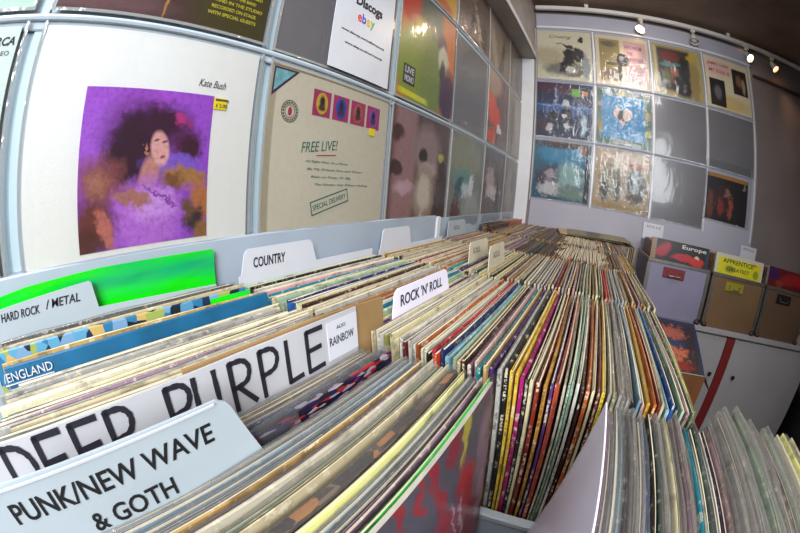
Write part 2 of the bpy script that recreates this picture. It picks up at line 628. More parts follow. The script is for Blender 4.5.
def empty_pocket(loc, rotz, label, group, seed, w=0.322, h=0.318, name='plastic_pocket'):
    root = empty(name, loc, (0, 0, rotz))
    tag(root, label, 'plastic pocket', group)
    box_obj('backing_sheet', 0, w, -0.0015, -0.0005, 0, h, M['grey_back'], root)
    pocket_sheet('front_sheet', w, h, M['clear'], root, 0.003, -0.002, 0.001, seed)
    s = MB()
    s.box(0, 0.004, -0.0032, -0.0022, 0, h).box(w - 0.004, w, -0.0032, -0.0022, 0, h).box(0.004, w - 0.004, -0.0032, -0.0022, 0, 0.004)
    s.build('pocket_seam', M['seam'], root)
    return root


M['grey_back'] = paint('cloudy grey plastic backing', '787375', 0.3, 0.1, 4)
RZ = PI / 2     # items on the left wall: local x runs along +y, -y faces the room
XW = 0.006


def P3(a, b):   # local picture coordinates helper on covers
    return (a, b)


# --- lower row of the left wall
ZL, ZU, ZT = 1.053, 1.388, 1.723
m_rca = artwork('pale green white print', 'c9d6cc', [(0.5, 0.6, 0.5, 0.4, 'd6dfd6', 0.8)], grain=0.03)


def rca_text(root, t):
    text_mesh('lettering', 'RCA', M['black'], (0.281, -t - 0.0003, 0.291), (1, 0, 0), (0, 0, 1), 0.028, 0.010, root, weight=0.03, shear=0.2)
    text_mesh('lettering', 'STEREO', M['navyprint'], (0.272, -t - 0.0003, 0.280), (1, 0, 0), (0, 0, 1), 0.033, 0.005, root)


cover((XW, -0.345, ZL), RZ, 0.313, 0.313, m_rca, 'pale greenish white record cover with small black lettering, cut by the left photo edge', M['clear'], 1, extra=rca_text, pdx=-0.004)

m_photo = artwork('purple portrait print', '9444bc', [
    (0.5, 0.85, 0.6, 0.2, 'a850cc', 0.9),
    (0.15, 0.70, 0.2, 0.25, 'a458cc', 0.9),
    (0.85, 0.72, 0.2, 0.25, '9a4cc4', 0.9),
    (0.42, 0.66, 0.24, 0.26, '5a2060', 0.8),
    (0.44, 0.64, 0.18, 0.22, '2e1024', 0.5),
    (0.34, 0.56, 0.15, 0.18, '341428', 0.6),
    (0.60, 0.78, 0.22, 0.12, '3c1430', 0.7),
    (0.80, 0.66, 0.12, 0.10, '58204c', 0.8),
    (0.84, 0.62, 0.08, 0.09, '40182c', 0.6),
    (0.74, 0.82, 0.05, 0.035, 'b83478', 0.7),
    (0.82, 0.79, 0.035, 0.03, 'a02c6c', 0.7),
    (0.72, 0.50, 0.22, 0.07, '8058c4', 0.6),
    (0.16, 0.42, 0.16, 0.14, '8a4a48', 0.8),
    (0.14, 0.40, 0.07, 0.08, 'a46858', 0.8),
    (0.52, 0.42, 0.07, 0.16, 'c08078', 0.4, 'o', -14),
    (0.60, 0.61, 0.070, 0.115, 'dca09a', 0.25, 'o', 14),
    (0.57, 0.665, 0.022, 0.008, '7c4450', 0.6, 'o', 14),
    (0.635, 0.655, 0.022, 0.008, '7c4450', 0.6, 'o', 14),
    (0.625, 0.555, 0.020, 0.009, 'a84c58', 0.5, 'o', 14),
    (0.50, 0.60, 0.02, 0.03, 'c07868', 0.5),
    (0.52, 0.17, 0.27, 0.24, 'b468cc', 0.4),
    (0.56, 0.26, 0.16, 0.10, 'cc90dc', 0.8),
    (0.62, 0.30, 0.16, 0.012, '8a40a0', 0.6, 'e', -28),
    (0.40, 0.30, 0.14, 0.055, 'a86c60', 0.5, 'e', -12),
    (0.12, 0.16, 0.15, 0.16, '6a3228', 0.6),
    (0.05, 0.05, 0.12, 0.10, '54241c', 0.6),
    (0.20, 0.13, 0.045, 0.13, 'b8685c', 0.5, 'e', 22),
    (0.80, 0.42, 0.18, 0.07, 'a87440', 0.5, 'e', -10),
    (0.72, 0.40, 0.07, 0.05, '7c4c2c', 0.7),
    (0.95, 0.24, 0.09, 0.14, 'b46c3c', 0.6),
    (0.90, 0.12, 0.08, 0.09, '3a2830', 0.6),
    (0.84, 0.20, 0.05, 0.07, '6a4a30', 0.7),
    (0.97, 0.05, 0.08, 0.07, '8e5e34', 0.6),
], warp=0.045, wscale=13, grain=0.22)


def kate(root, t):
    box_obj('printed_picture', 0.0, 0.176, -0.0006, 0.0, 0.0, 0.178, m_photo, root, loc=(0.072, -t, 0.065))
    text_mesh('lettering', 'Kate Bush', M['navyprint'], (0.222, -t - 0.0003, 0.254), (1, 0, -0.02), (0, 0, 1), 0.042, 0.010, root, shear=0.4)
    box_obj('price_sticker', 0.248, 0.268, -t - 0.0016, -t - 0.0003, 0.226, 0.241, M['yellow'], root)
    text_mesh('lettering', '£ 5.00', M['black'], (0.251, -t - 0.002, 0.2285), (1, 0, 0), (0, 0, 1), 0.017, 0.005, root)
    box_obj('sticker_print', 0.250, 0.270, -t - 0.0018, -t - 0.0015, 0.237, 0.240, M['case_brown'], root)


m_white = artwork('white cover print', 'e6e2da', [(0.3, 0.8, 0.5, 0.3, 'ebe8e4', 0.9), (0.5, 0.05, 0.6, 0.12, 'ded2c4', 0.8)], grain=0.02, rough=0.3)
cover((XW, 0.004, ZL), RZ, 0.313, 0.313, m_white, 'white record cover with large purple portrait photo and small yellow price sticker on left wall', M['clear'], 2, extra=kate)

m_env = artwork('manila envelope print', 'c9bca4', [(0.5, 0.5, 0.6, 0.5, 'cfc4ae', 0.9), (0.02, 0.5, 0.02, 0.6, 'a89a80', 0.5, 'r'), (0.5, 0.985, 0.6, 0.006, '8a7a60', 0.3, 'r')], grain=0.05, rough=0.4)
M['envgreen'] = paint('dark green ink', '1f6a58', 0.5, 0.1)
M['ink_red'] = paint('red ink', 'a83040', 0.5, 0.1)
M['ink_teal'] = paint('pale teal ink', '86c4cc', 0.5, 0.3, 60)
M['ink_magenta'] = paint('magenta ink', 'a82a60', 0.5, 0.1)
M['ink_dark'] = paint('dark plum ink', '3a1c3c', 0.5, 0.1)
ovals = ['c8a828', '2848a8', 'b05a48', '8a48a8']


def disc_mb(cx, cz, rx, rz, y0, y1, seg=20):
    vs = [(cx + rx * math.cos(2 * PI * i / seg), y, cz + rz * math.sin(2 * PI * i / seg)) for y in (y0, y1) for i in range(seg)]
    fs = [tuple(range(seg)), tuple(reversed(range(seg, 2 * seg)))] + [(i, i + seg, (i + 1) % seg + seg, (i + 1) % seg) for i in range(seg)]
    return vs, fs


def env(root, t):
    # blue and white folded corner
    MB().add([(0.006, -t - 0.0004, 0.303), (0.046, -t - 0.0004, 0.303), (0.006, -t - 0.0004, 0.267)], [(0, 2, 1)]).add(
        [(0.003, -t - 0.0003, 0.306), (0.055, -t - 0.0003, 0.306), (0.003, -t - 0.0003, 0.259)], [(0, 2, 1)], 1).build('corner_flash', [M['ink_teal'], M['ink_dark']], root)
    for i in range(4):
        x = 0.091 + i * 0.0495
        s = box_obj('printed_stamp', x, x + 0.043, -t - 0.0005, -t - 0.0002, 0.242, 0.287, M['ink_magenta'], root)
        v, f = disc_mb(x + 0.0215, 0.2645, 0.014, 0.019, -t - 0.0009, -t - 0.0004)
        MB().add(v, f).build('stamp_oval', artwork('stamp oval ink %d' % i, ovals[i], [(0.5, 0.55, 0.22, 0.3, '2a1a28', 0.4), (0.5, 0.3, 0.3, 0.15, '4a2838', 0.5)], warp=0.06, seed=i), s)
    box_obj('price_sticker', 0.250, 0.270, -t - 0.0016, -t - 0.001, 0.228, 0.243, M['yellow'], root)
    # round postmark
    mb = MB()
    for rr, th in ((0.0165, 0.0012), (0.0095, 0.001)):
        seg = 28
        vs = [(0.043 + (rr + d) * math.cos(2 * PI * i / seg), -t - 0.0005, 0.240 + (rr + d) * math.sin(2 * PI * i / seg)) for d in (0, th) for i in range(seg)]
        mb.add(vs, [(i, (i + 1) % seg, (i + 1) % seg + seg, i + seg) for i in range(seg)])
    for i in range(18):
        a = 2 * PI * i / 18
        cx, cz = 0.043 + 0.0137 * math.cos(a), 0.240 + 0.0137 * math.sin(a)
        mb.box(cx - 0.0014, cx + 0.0014, -t - 0.0007, -t - 0.0003, cz - 0.0014, cz + 0.0014)
    mb.build('postmark', M['navyprint'], root)
    mb2 = MB()
    v, f = disc_mb(0.043, 0.240, 0.004, 0.007, -t - 0.0008, -t - 0.0003, 12)
    mb2.add(v, f)
    mb2.build('postmark_centre', M['ink_red'], root)
    text_mesh('lettering', 'FREE LIVE!', M['envgreen'], (0.075, -t - 0.0003, 0.178), (1, 0, 0.13), (-0.1, 0, 1), 0.088, 0.017, root, shear=0.25)
    strokes('underline', [[(0.110, 0.176), (0.158, 0.180)]], M['ink_red'], (0, -t - 0.0003, 0), (1, 0, 0), (0, 0, 1), 0.0015, root)
    for i, (s_, a, w) in enumerate((('All Right Now, I\'m a Mover', 0.085, 0.11), ('Be My Friend, Fire and Water', 0.09, 0.15), ('Ride on Pony, Mr Big', 0.10, 0.105), ('The Hunter, Get Where I Belong', 0.11, 0.15))):
        text_mesh('lettering', s_, M['envgreen'], (a, -t - 0.0003, 0.163 - i * 0.0125), (1, 0, 0.0), (0, 0, 1), w, 0.005, root, shear=0.3)
    # boxed rubber stamp, slanting
    c, s = math.cos(rad(14)), math.sin(rad(14))
    fr = []
    W, H, T = 0.098, 0.024, 0.0022
    for (a0, a1, b0, b1) in ((0, W, 0, T), (0, W, H - T, H), (0, T, 0, H), (W - T, W, 0, H)):
        fr.append([(a0, b0), (a1, b0), (a1, b1), (a0, b1)])
    mb = MB()
    for q in fr:
        mb.add([(0.107 + a * c - b * s, -t - 0.0005, 0.076 + a * s + b * c) for a, b in q], [(0, 1, 2, 3)])
    mb.build('rubber_stamp', M['envgreen'], root)
    text_mesh('lettering', 'SPECIAL DELIVERY', M['envgreen'], (0.110, -t - 0.0003, 0.0845), (c, 0, s), (-s, 0, c), 0.087, 0.009, root)


cover((XW, 0.344, ZL), RZ, 0.311, 0.313, m_env, 'manila envelope style record cover with four coloured stamps and green FREE LIVE! lettering', M['clear'], 3, extra=env)

m_sk = artwork('brown ghostly figure print', boost=1.9, base='4a3330', blobs=[
    (0.2, 0.5, 0.16, 0.6, '7a5a58', 0.4, 'r'), (0.08, 0.8, 0.1, 0.06, '3a2020', 0.4), (0.08, 0.55, 0.1, 0.06, '35201e', 0.4), (0.22, 0.42, 0.14, 0.05, '9a7a80', 0.5),
    (0.56, 0.72, 0.24, 0.20, '75605e', 0.5), (0.50, 0.68, 0.07, 0.06, '1c1214', 0.4), (0.60, 0.56, 0.16, 0.08, '8f7c76', 0.5), (0.55, 0.36, 0.20, 0.22, '7d6a5e', 0.4),
    (0.55, 0.38, 0.12, 0.14, 'a09484', 0.5), (0.52, 0.1, 0.02, 0.14, '9c9086', 0.4), (0.85, 0.7, 0.05, 0.04, 'c8b040', 0.5), (0.88, 0.3, 0.12, 0.4, '30201e', 0.5)], warp=0.03)
cover((XW, 0.679, ZL), RZ, 0.312, 0.313, m_sk, 'dark brown record cover with ghostly grey figure on left wall above the bins', M['clear_wrinkled'], 4)
m_c3 = artwork('grey teal crystal print', boost=1.5, base='6a6c64', blobs=[(0.4, 0.78, 0.5, 0.2, '7c7a66', 0.5), (0.35, 0.55, 0.3, 0.1, '5a8078', 0.5), (0.5, 0.42, 0.2, 0.08, 'a8b4b8', 0.4), (0.25, 0.44, 0.1, 0.12, '1f4a58', 0.4),
                                               (0.62, 0.5, 0.06, 0.12, 'ccd4d8', 0.4), (0.2, 0.2, 0.12, 0.18, '50302c', 0.5), (0.7, 0.2, 0.3, 0.2, '8a8c84', 0.5)], warp=0.09, wscale=12)
cover((XW, 1.014, ZL), RZ, 0.312, 0.313, m_c3, 'grey green record cover with pale teal shapes, wrinkled plastic glare, lower left wall', M['clear_wrinkled'], 5)
m_c4 = artwork('dark streaked print', boost=2.0, base='4a403e', blobs=[(0.3, 0.6, 0.2, 0.15, '8c7c7c', 0.5), (0.5, 0.45, 0.35, 0.08, 'a89ca0', 0.5), (0.7, 0.3, 0.1, 0.3, '2a2224', 0.5)], warp=0.1, wscale=14)
cover((XW, 1.349, ZL), RZ, 0.312, 0.313, m_c4, 'dark grey brown streaked record cover, lower row of left wall, second from the corner', M['clear_wrinkled'], 6)
m_c5 = artwork('taupe smeared print', boost=1.4, base='6c605a', blobs=[(0.4, 0.5, 0.3, 0.3, '8a7e78', 0.6), (0.7, 0.7, 0.2, 0.2, '5a4c48', 0.5)], warp=0.1, wscale=10)
cover((XW, 1.684, ZL), RZ, 0.265, 0.313, m_c5, 'taupe record cover nearest the corner post, lower row of left wall', M['clear_wrinkled'], 7, pw=0.272)

# --- middle row of the left wall
m_u0 = artwork('mint white print', 'c4d6c8', [(0.6, 0.2, 0.5, 0.3, 'b0ccbc', 0.7), (0.97, 0.17, 0.05, 0.03, '201c1c', 0.3, 'r')], grain=0.03)
cover((XW, -0.345, ZU), RZ, 0.318, 0.313, m_u0, 'mint white record cover at the top left corner of the photo', M['clear'], 8, pdx=-0.004)
m_u1 = artwork('dark umber print', '4c3430', [(0.85, 0.25, 0.28, 0.4, '453c1c', 0.5), (0.2, 0.05, 0.3, 0.05, '6a4a4c', 0.6), (0.5, 0.2, 0.008, 0.22, 'b07a40', 0.4, 'e', -8), (0.15, 0.12, 0.2, 0.01, '9a7a60', 0.5, 'e', 8)], warp=0.01)
M['ink_yellow'] = paint('yellow ink', 'd6c832', 0.5, 0.1)


def yellowtext(root, t):
    rows = ['WITH SPECIAL GUESTS', 'RECORDED ON STAGE', 'AND IN THE STUDIO', 'PRODUCED BY THE BAND', 'ALL TITLES COMPOSED', 'ARRANGED AND PLAYED', 'SIDE ONE AND SIDE TWO', 'STEREO LONG PLAYER', 'MADE IN ENGLAND']
    for i, s_ in enumerate(rows):
        text_mesh('lettering', s_, M['ink_yellow'], (0.212 + 0.004 * (i % 3), -t - 0.0003, 0.022 + i * 0.0105), (1, 0, 0), (0, 0, 1), 0.082 - 0.006 * (i % 2), 0.0055, root, weight=0.01)


cover((XW, 0.004, ZU), RZ, 0.313, 0.313, m_u1, 'dark brown record cover with lines of small yellow print, above the purple portrait cover', M['clear'], 9, extra=yellowtext)
empty_pocket((XW - 0.003, 0.342, ZU - 0.004), RZ, 'empty cloudy grey pocket with white shop notice in it, left wall', None, 10)
nt = empty('shop_notice', (XW + 0.006, 0.456, ZU), (0, 0, RZ))
tag(nt, 'white paper notice reading Discogs and ebay above the stamped envelope cover', 'notice')
box_obj('paper', 0, 0.186, -0.001, 0, 0.0, 0.262, M['card_white'], nt)
text_mesh('lettering', 'Discogs', M['black'], (0.054, -0.0013, 0.144), (1, 0, 0), (0, 0, 1), 0.088, 0.030, nt, weight=0.035)
for s_, a, w, h, c in (('e', 0.064, 0.0125, 0.016, 'd83038'), ('b', 0.078, 0.0125, 0.022, '2850b8'), ('a', 0.092, 0.0125, 0.016, 'e0b028'), ('y', 0.1055, 0.0135, 0.021, '70a828')):
    text_mesh('lettering', s_, paint('ink ' + s_, c, 0.5, 0.05), (a, -0.0013, 0.110 if s_ == 'y' else 0.115), (1, 0, 0), (0, 0, 1), w, h, nt, weight=0.02)
text_mesh('lettering', 'www.discogs.com/seller/records', M['black'], (0.022, -0.0013, 0.079), (1, 0, 0), (0, 0, 1), 0.138, 0.0065, nt, weight=0.02)
text_mesh('lettering', 'www.ebay.co.uk/usr/records', M['black'], (0.036, -0.0013, 0.054), (1, 0, 0), (0, 0, 1), 0.120, 0.0065, nt, weight=0.02)

m_u2 = artwork('green and orange painting', boost=1.3, base='c46a28', blobs=[
    (0.15, 0.85, 0.2, 0.2, 'b83020', 0.4), (0.5, 0.85, 0.22, 0.35, '4a5448', 0.4), (0.32, 0.67, 0.14, 0.1, 'c89a38', 0.5), (0.3, 0.3, 0.36, 0.38, '7f8a2c', 0.35), (0.55, 0.3, 0.24, 0.4, '6f7c38', 0.5),
    (0.72, 0.68, 0.10, 0.10, '5a3a58', 0.4), (0.75, 0.52, 0.10, 0.14, 'c0b8a0', 0.4), (0.74, 0.40, 0.05, 0.1, '2c2a30', 0.5), (0.88, 0.2, 0.18, 0.25, '43243c', 0.4),
    (0.26, 0.05, 0.22, 0.022, 'c8c028', 0.35, 'r', -1)], warp=0.03)


def boxedword(root, t):
    box_obj('printed_box', 0.026, 0.080, -t - 0.0006, -t - 0.0002, 0.037, 0.086, M['black'], root)
    text_mesh('lettering', 'LIVE', M['card_white'], (0.032, -t - 0.0009, 0.064), (1, 0, 0), (0, 0, 1), 0.042, 0.017, root, weight=0.03)
    text_mesh('lettering', 'MONO', M['card_white'], (0.032, -t - 0.0009, 0.042), (1, 0, 0), (0, 0, 1), 0.042, 0.017, root, weight=0.03)


cover((XW, 0.679, ZU), RZ, 0.312, 0.313, m_u2, 'green and orange painted record cover with two figures and a black boxed label', M['clear'], 11, extra=boxedword)
empty_pocket((XW - 0.003, 1.011, ZU - 0.004), RZ, 'empty grey plastic pocket on left wall right of the green and orange cover', None, 12)
m_u4 = artwork('orange red and dark print', boost=1.9, base='5a4440', blobs=[(0.15, 0.5, 0.2, 0.2, 'c04a20', 0.4), (0.35, 0.38, 0.2, 0.16, 'b83c20', 0.4), (0.2, 0.1, 0.2, 0.1, 'a84020', 0.5), (0.55, 0.25, 0.14, 0.04, 'd8d0c8', 0.4), (0.2, 0.85, 0.4, 0.2, '8a7464', 0.5)], warp=0.07, wscale=10)
cover((XW, 1.349, ZU), RZ, 0.312, 0.313, m_u4, 'brown record cover with orange red patches, middle row of the left wall near corner', M['clear_wrinkled'], 13)
m_u5 = artwork('pale taupe print', boost=1.2, base='8a7e74', blobs=[(0.3, 0.5, 0.15, 0.5, '6a5e58', 0.5), (0.7, 0.6, 0.2, 0.3, '9a9088', 0.6)], warp=0.08)
cover((XW, 1.684, ZU), RZ, 0.265, 0.313, m_u5, 'pale taupe record cover beside the corner post, middle row of the left wall', M['clear_wrinkled'], 14, pw=0.272)
# --- top row of the left wall
m_t2 = artwork('orange yellow print', boost=1.3, base='c89838', blobs=[(0.4, 0.1, 0.3, 0.1, 'a8a838', 0.5), (0.7, 0.06, 0.2, 0.08, 'b85c28', 0.5), (0.2, 0.4, 0.3, 0.2, '8a6038', 0.5)], warp=0.05)
cover((XW, 0.679, ZT), RZ, 0.312, 0.258, m_t2, 'orange and yellow record cover cut off by the top of the photo', M['clear'], 15, ph=0.262)
m_t3 = artwork('dark mottled branches print', boost=1.9, base='5c4840', blobs=[(0.3, 0.15, 0.3, 0.15, '7a665c', 0.6), (0.6, 0.3, 0.05, 0.4, 'a09080', 0.5, 'e', 20), (0.4, 0.3, 0.03, 0.4, '2c201c', 0.5, 'e', -25), (0.8, 0.2, 0.08, 0.3, '3a2c28', 0.5)], warp=0.14, wscale=14, grain=0.4)
cover((XW, 1.014, ZT), RZ, 0.312, 0.258, m_t3, 'dark mottled brown record cover above the empty grey pocket on left wall', M['clear_wrinkled'], 16, ph=0.262)
m_t4 = artwork('brown beige streak print', boost=1.4, base='7a685a', blobs=[(0.2, 0.3, 0.1, 0.5, '9a8a7a', 0.5, 'e', 15), (0.6, 0.3, 0.08, 0.5, '4a3a32', 0.5, 'e', -15)], warp=0.12, wscale=12, grain=0.3)
cover((XW, 1.349, ZT), RZ, 0.312, 0.258, m_t4, 'beige brown streaky record cover above the orange red patched cover', M['clear_wrinkled'], 17, ph=0.262)
m_t5 = artwork('taupe leaf print', '857468', [(0.5, 0.3, 0.05, 0.5, '5c4c44', 0.5, 'e', 30), (0.3, 0.3, 0.05, 0.5, 'a09488', 0.5, 'e', -20)], warp=0.1, grain=0.2)
cover((XW, 1.684, ZT), RZ, 0.265, 0.258, m_t5, 'taupe record cover under the soffit beside the corner post, top row', M['clear_wrinkled'], 18, pw=0.272, ph=0.262)
m_t1 = artwork('grey print', '8a8684', [(0.5, 0.3, 0.4, 0.3, '747070', 0.6)])

# --- far wall
FX, FZ, FP = 0.084, 2.19, 0.335
YF = L - 0.0095


def far_pos(c, r):
    return (FX + c * FP + 0.012, YF, FZ - (r + 1) * FP + 0.012)


def far_cover(c, r, mat, label, seed, w=0.311, h=0.311, extra=None, wr=True, dx=0, dz=0):
    p = far_pos(c, r)
    return cover((p[0] + dx, p[1], p[2] + dz), 0, w, h, mat, label, M['clear_wrinkled' if wr else 'clear'], 30 + seed, extra=extra)


m = artwork('cream motorcycle print', 'd8cdb0', [(0.2, 0.45, 0.3, 0.2, 'b8a988', 0.6), (0.55, 0.2, 0.42, 0.14, '7a7468', 0.4), (0.58, 0.45, 0.1, 0.2, '28241f', 0.35), (0.75, 0.5, 0.12, 0.14, '35302a', 0.35), (0.5, 0.25, 0.10, 0.12, '1e1b1a', 0.35),
                                             (0.62, 0.22, 0.1, 0.07, 'cfc8b8', 0.4), (0.55, 0.68, 0.22, 0.02, '302a24', 0.4, 'e', -14), (0.9, 0.3, 0.06, 0.25, '9aa0a0', 0.5), (0.8, 0.84, 0.05, 0.07, '2c2820', 0.3)], warp=0.06, wscale=10)


def script(root, t):
    text_mesh('lettering', 'Crusing', M['navyprint'], (0.07, -t - 0.0004, 0.255), (1, 0, 0), (0, 0, 1), 0.13, 0.028, root, shear=0.5)


far_cover(0, 0, m, 'cream record cover with dark motorcycle picture, top left of the far wall', 1, extra=script)
m = artwork('two panel cream print', 'dcc8a8', [(0.26, 0.5, 0.19, 0.42, '9a8346', 0.06, 'r'), (0.25, 0.82, 0.14, 0.06, '6a5a34', 0.4), (0.3, 0.42, 0.12, 0.03, '5a4a30', 0.4), (0.28, 0.22, 0.16, 0.10, '7a6440', 0.5), (0.44, 0.3, 0.04, 0.2, '3c2f28', 0.4),
                                           (0.74, 0.5, 0.21, 0.42, 'cfa8a0', 0.06, 'r'), (0.49, 0.52, 0.12, 0.13, '201a1c', 0.15), (0.48, 0.55, 0.05, 0.05, '9a9088', 0.4)], warp=0.02)
M['ink_purple'] = paint('purple ink', '8a3a80', 0.5, 0.1)


def pinktext(root, t):
    for i, (s_, w) in enumerate((('HITS FROM', 0.10), ('THE', 0.035), ('SIXTIES', 0.085))):
        text_mesh('lettering', s_, M['ink_purple'], (0.172 + 0.01 * i, -t - 0.0004, 0.235 - i * 0.038), (1, 0, 0), (0, 0, 1), w, 0.024, root, weight=0.02)
    for i in range(4):
        text_mesh('lettering', 'twelve of the best', M['ink_purple'], (0.19, -t - 0.0004, 0.12 - i * 0.022), (1, 0, 0), (0, 0, 1), 0.09, 0.009, root)


far_cover(1, 0, m, 'cream record cover with tan photo panel and purple lettering on pink, far wall top row', 2, extra=pinktext)
m = artwork('dark group on yellow print', 'b8a468', [(0.09, 0.5, 0.05, 0.45, 'd0bc88', 0.1, 'r'), (0.42, 0.52, 0.33, 0.42, '3c2f20', 0.15, 'r'), (0.35, 0.78, 0.2, 0.12, '7a2a1c', 0.5), (0.40, 0.62, 0.28, 0.04, '3c7a70', 0.3, 'e', 6), (0.4, 0.42, 0.12, 0.16, 'a0561f', 0.5),
                                                (0.25, 0.35, 0.1, 0.14, '5a5a24', 0.5), (0.60, 0.25, 0.22, 0.25, '17110f', 0.4), (0.62, 0.6, 0.07, 0.2, '17110f', 0.4), (0.83, 0.35, 0.1, 0.4, '9c8450', 0.4), (0.78, 0.82, 0.08, 0.06, 'c8a020', 0.4)], warp=0.05)
far_cover(2, 0, m, 'dark brown and yellow record cover with orange figures, third along the far wall top row', 3)
m = artwork('cream red text print', 'dcccaa', [(0.5, 0.15, 0.45, 0.14, 'd0b478', 0.6), (0.3, 0.78, 0.3, 0.16, 'dcb4a4', 0.6), (0.24, 0.30, 0.17, 0.26, '1c1818', 0.06, 'r'), (0.24, 0.30, 0.08, 0.13, '6c6460', 0.5), (0.78, 0.62, 0.17, 0.25, '2c1c18', 0.06, 'r'), (0.76, 0.64, 0.07, 0.12, '8a5c44', 0.5), (0.86, 0.56, 0.04, 0.15, 'a8907a', 0.4)], warp=0.015)


def redtext(root, t):
    text_mesh('lettering', 'JAMES CARR', M['ink_red'], (0.02, -t - 0.0004, 0.255), (1, 0, 0), (0, 0, 1), 0.15, 0.024, root, weight=0.01)
    text_mesh('lettering', 'MY SOUL IS', M['ink_red'], (0.03, -t - 0.0004, 0.215), (1, 0, 0), (0, 0, 1), 0.14, 0.022, root, weight=0.01)


far_cover(3, 0, m, 'cream and gold record cover with red words and two dark photographs, far wall top right', 4, extra=redtext, wr=False)
m = artwork('night blue street print', '20284a', [(0.3, 0.9, 0.5, 0.10, '4a2038', 0.5), (0.5, 0.52, 0.6, 0.10, '2f5088', 0.5), (0.5, 0.57, 0.5, 0.012, '7aa0c8', 0.5), (0.34, 0.75, 0.02, 0.2, '8a98b8', 0.5), (0.52, 0.62, 0.06, 0.07, 'b8b8bc', 0.35), (0.53, 0.4, 0.08, 0.16, '16141c', 0.4),
                                            (0.50, 0.40, 0.05, 0.04, 'c8c8c4', 0.3), (0.30, 0.38, 0.08, 0.10, '15131c', 0.4), (0.15, 0.2, 0.2, 0.10, '3a2430', 0.5), (0.24, 0.16, 0.06, 0.08, 'c0b8b8', 0.4), (0.85, 0.25, 0.05, 0.18, 'a0b8c8', 0.4), (0.55, 0.22, 0.08, 0.03, 'b8b8b8', 0.3, 'e', -20),
                                            (0.70, 0.84, 0.08, 0.07, '7ab050', 0.15, 'r'), (0.86, 0.84, 0.05, 0.04, 'c07828', 0.2, 'r')], warp=0.04, wscale=12)
far_cover(0, 1, m, 'night blue record cover with pale figures and small green sticker, far wall middle row', 5)
m = artwork('turquoise heart print', '4c6a58', [(0.1, 0.3, 0.08, 0.1, 'a88a38', 0.4), (0.9, 0.6, 0.08, 0.08, 'a8905c', 0.4), (0.2, 0.94, 0.08, 0.04, '9ab0c0', 0.4), (0.45, 0.94, 0.08, 0.04, 'b0a048', 0.4), (0.93, 0.28, 0.05, 0.06, 'b0a840', 0.4), (0.07, 0.7, 0.05, 0.05, 'a090a8', 0.4),
                                          (0.93, 0.45, 0.06, 0.06, '3f6a40', 0.4), (0.06, 0.5, 0.05, 0.07, '487058', 0.4), (0.5, 0.06, 0.2, 0.04, '888c84', 0.4), (0.48, 0.5, 0.385, 0.38, '0c84b8', 0.05, 'r')], warp=0.03, wscale=10)


def heart(root, t):
    mb = MB()
    pts = []
    for i in range(40):
        a = 2 * PI * i / 40
        x = 16 * math.sin(a) ** 3
        z = 13 * math.cos(a) - 5 * math.cos(2 * a) - 2 * math.cos(3 * a) - math.cos(4 * a)
        pts.append((0.145 + x * 0.0034, -t - 0.0006, 0.165 + z * 0.0036))
    mb.add(pts + [(p[0], -t - 0.0002, p[2]) for p in pts], [tuple(reversed(range(40)))] + [(i, (i + 1) % 40, (i + 1) % 40 + 40, i + 40) for i in range(40)])
    mb.build('printed_heart', artwork('heart inset ink', 'd8c0b4', [(0.38, 0.62, 0.14, 0.3, '2a1818', 0.35, 'e', -15), (0.5, 0.4, 0.06, 0.16, '6a2a20', 0.4), (0.66, 0.3, 0.05, 0.08, '3a2420', 0.4)], warp=0.05), root)


far_cover(1, 1, m, 'turquoise record cover with pink heart and patchwork border on the far wall', 6, extra=heart)
m = artwork('turquoise and silver print', '2f5d70', [(0.5, 0.78, 0.45, 0.18, '2a86a8', 0.4), (0.5, 0.95, 0.5, 0.06, '4a2c24', 0.4), (0.86, 0.9, 0.06, 0.06, 'a86a28', 0.4), (0.3, 0.3, 0.25, 0.25, '4a3c48', 0.4), (0.3, 0.42, 0.10, 0.08, 'a898a0', 0.5), (0.3, 0.18, 0.2, 0.12, 'c8c4c4', 0.5),
                                               (0.65, 0.42, 0.22, 0.25, '8fb0ac', 0.5), (0.7, 0.15, 0.25, 0.12, '788c80', 0.5), (0.95, 0.5, 0.04, 0.5, '2a1c1c', 0.3, 'r')], warp=0.08, wscale=14)
far_cover(0, 2, m, 'turquoise and silver record cover under glare, bottom left of the far wall', 7)
m = artwork('sepia figures print', 'b89c78', [(0.5, 0.85, 0.5, 0.14, 'c0a488', 0.6), (0.3, 0.45, 0.2, 0.3, '8c8266', 0.5), (0.2, 0.3, 0.06, 0.2, '5c5444', 0.5), (0.42, 0.35, 0.06, 0.2, '6c6450', 0.5), (0.75, 0.45, 0.2, 0.3, '50463a', 0.4), (0.73, 0.5, 0.05, 0.2, 'a8b0ac', 0.5),
                                        (0.7, 0.78, 0.2, 0.04, 'a8603c', 0.5), (0.5, 0.05, 0.5, 0.05, 'a88848', 0.5)], warp=0.08, wscale=11)
far_cover(1, 2, m, 'sepia cream record cover with blurred figures, bottom row of far wall', 8)
for c, r, lab in ((2, 1, 'empty grey plastic pocket right of the turquoise heart cover on the far wall'), (3, 1, 'empty grey pocket below the cream and gold cover on the far wall'),
                  (2, 2, 'empty grey pocket right of the sepia figures cover, bottom row of the far wall')):
    p = far_pos(c, r)
    empty_pocket((p[0] - 0.006, p[1], p[2] - 0.006), 0, lab, None, 50 + c + r)
m = artwork('black red dancers print', '1c1012', [(0.5, 0.96, 0.5, 0.04, 'a8702c', 0.2, 'r'), (0.4, 0.5, 0.2, 0.3, '3a1416', 0.5), (0.5, 0.62, 0.08, 0.10, '8a6058', 0.5), (0.34, 0.3, 0.07, 0.2, '8c2c24', 0.4), (0.58, 0.32, 0.06, 0.22, '9a4a38', 0.4), (0.92, 0.85, 0.04, 0.03, 'b8b0a0', 0.4), (0.1, 0.3, 0.08, 0.3, '6a3424', 0.5)], warp=0.08, wscale=10)
p = far_pos(3, 2)
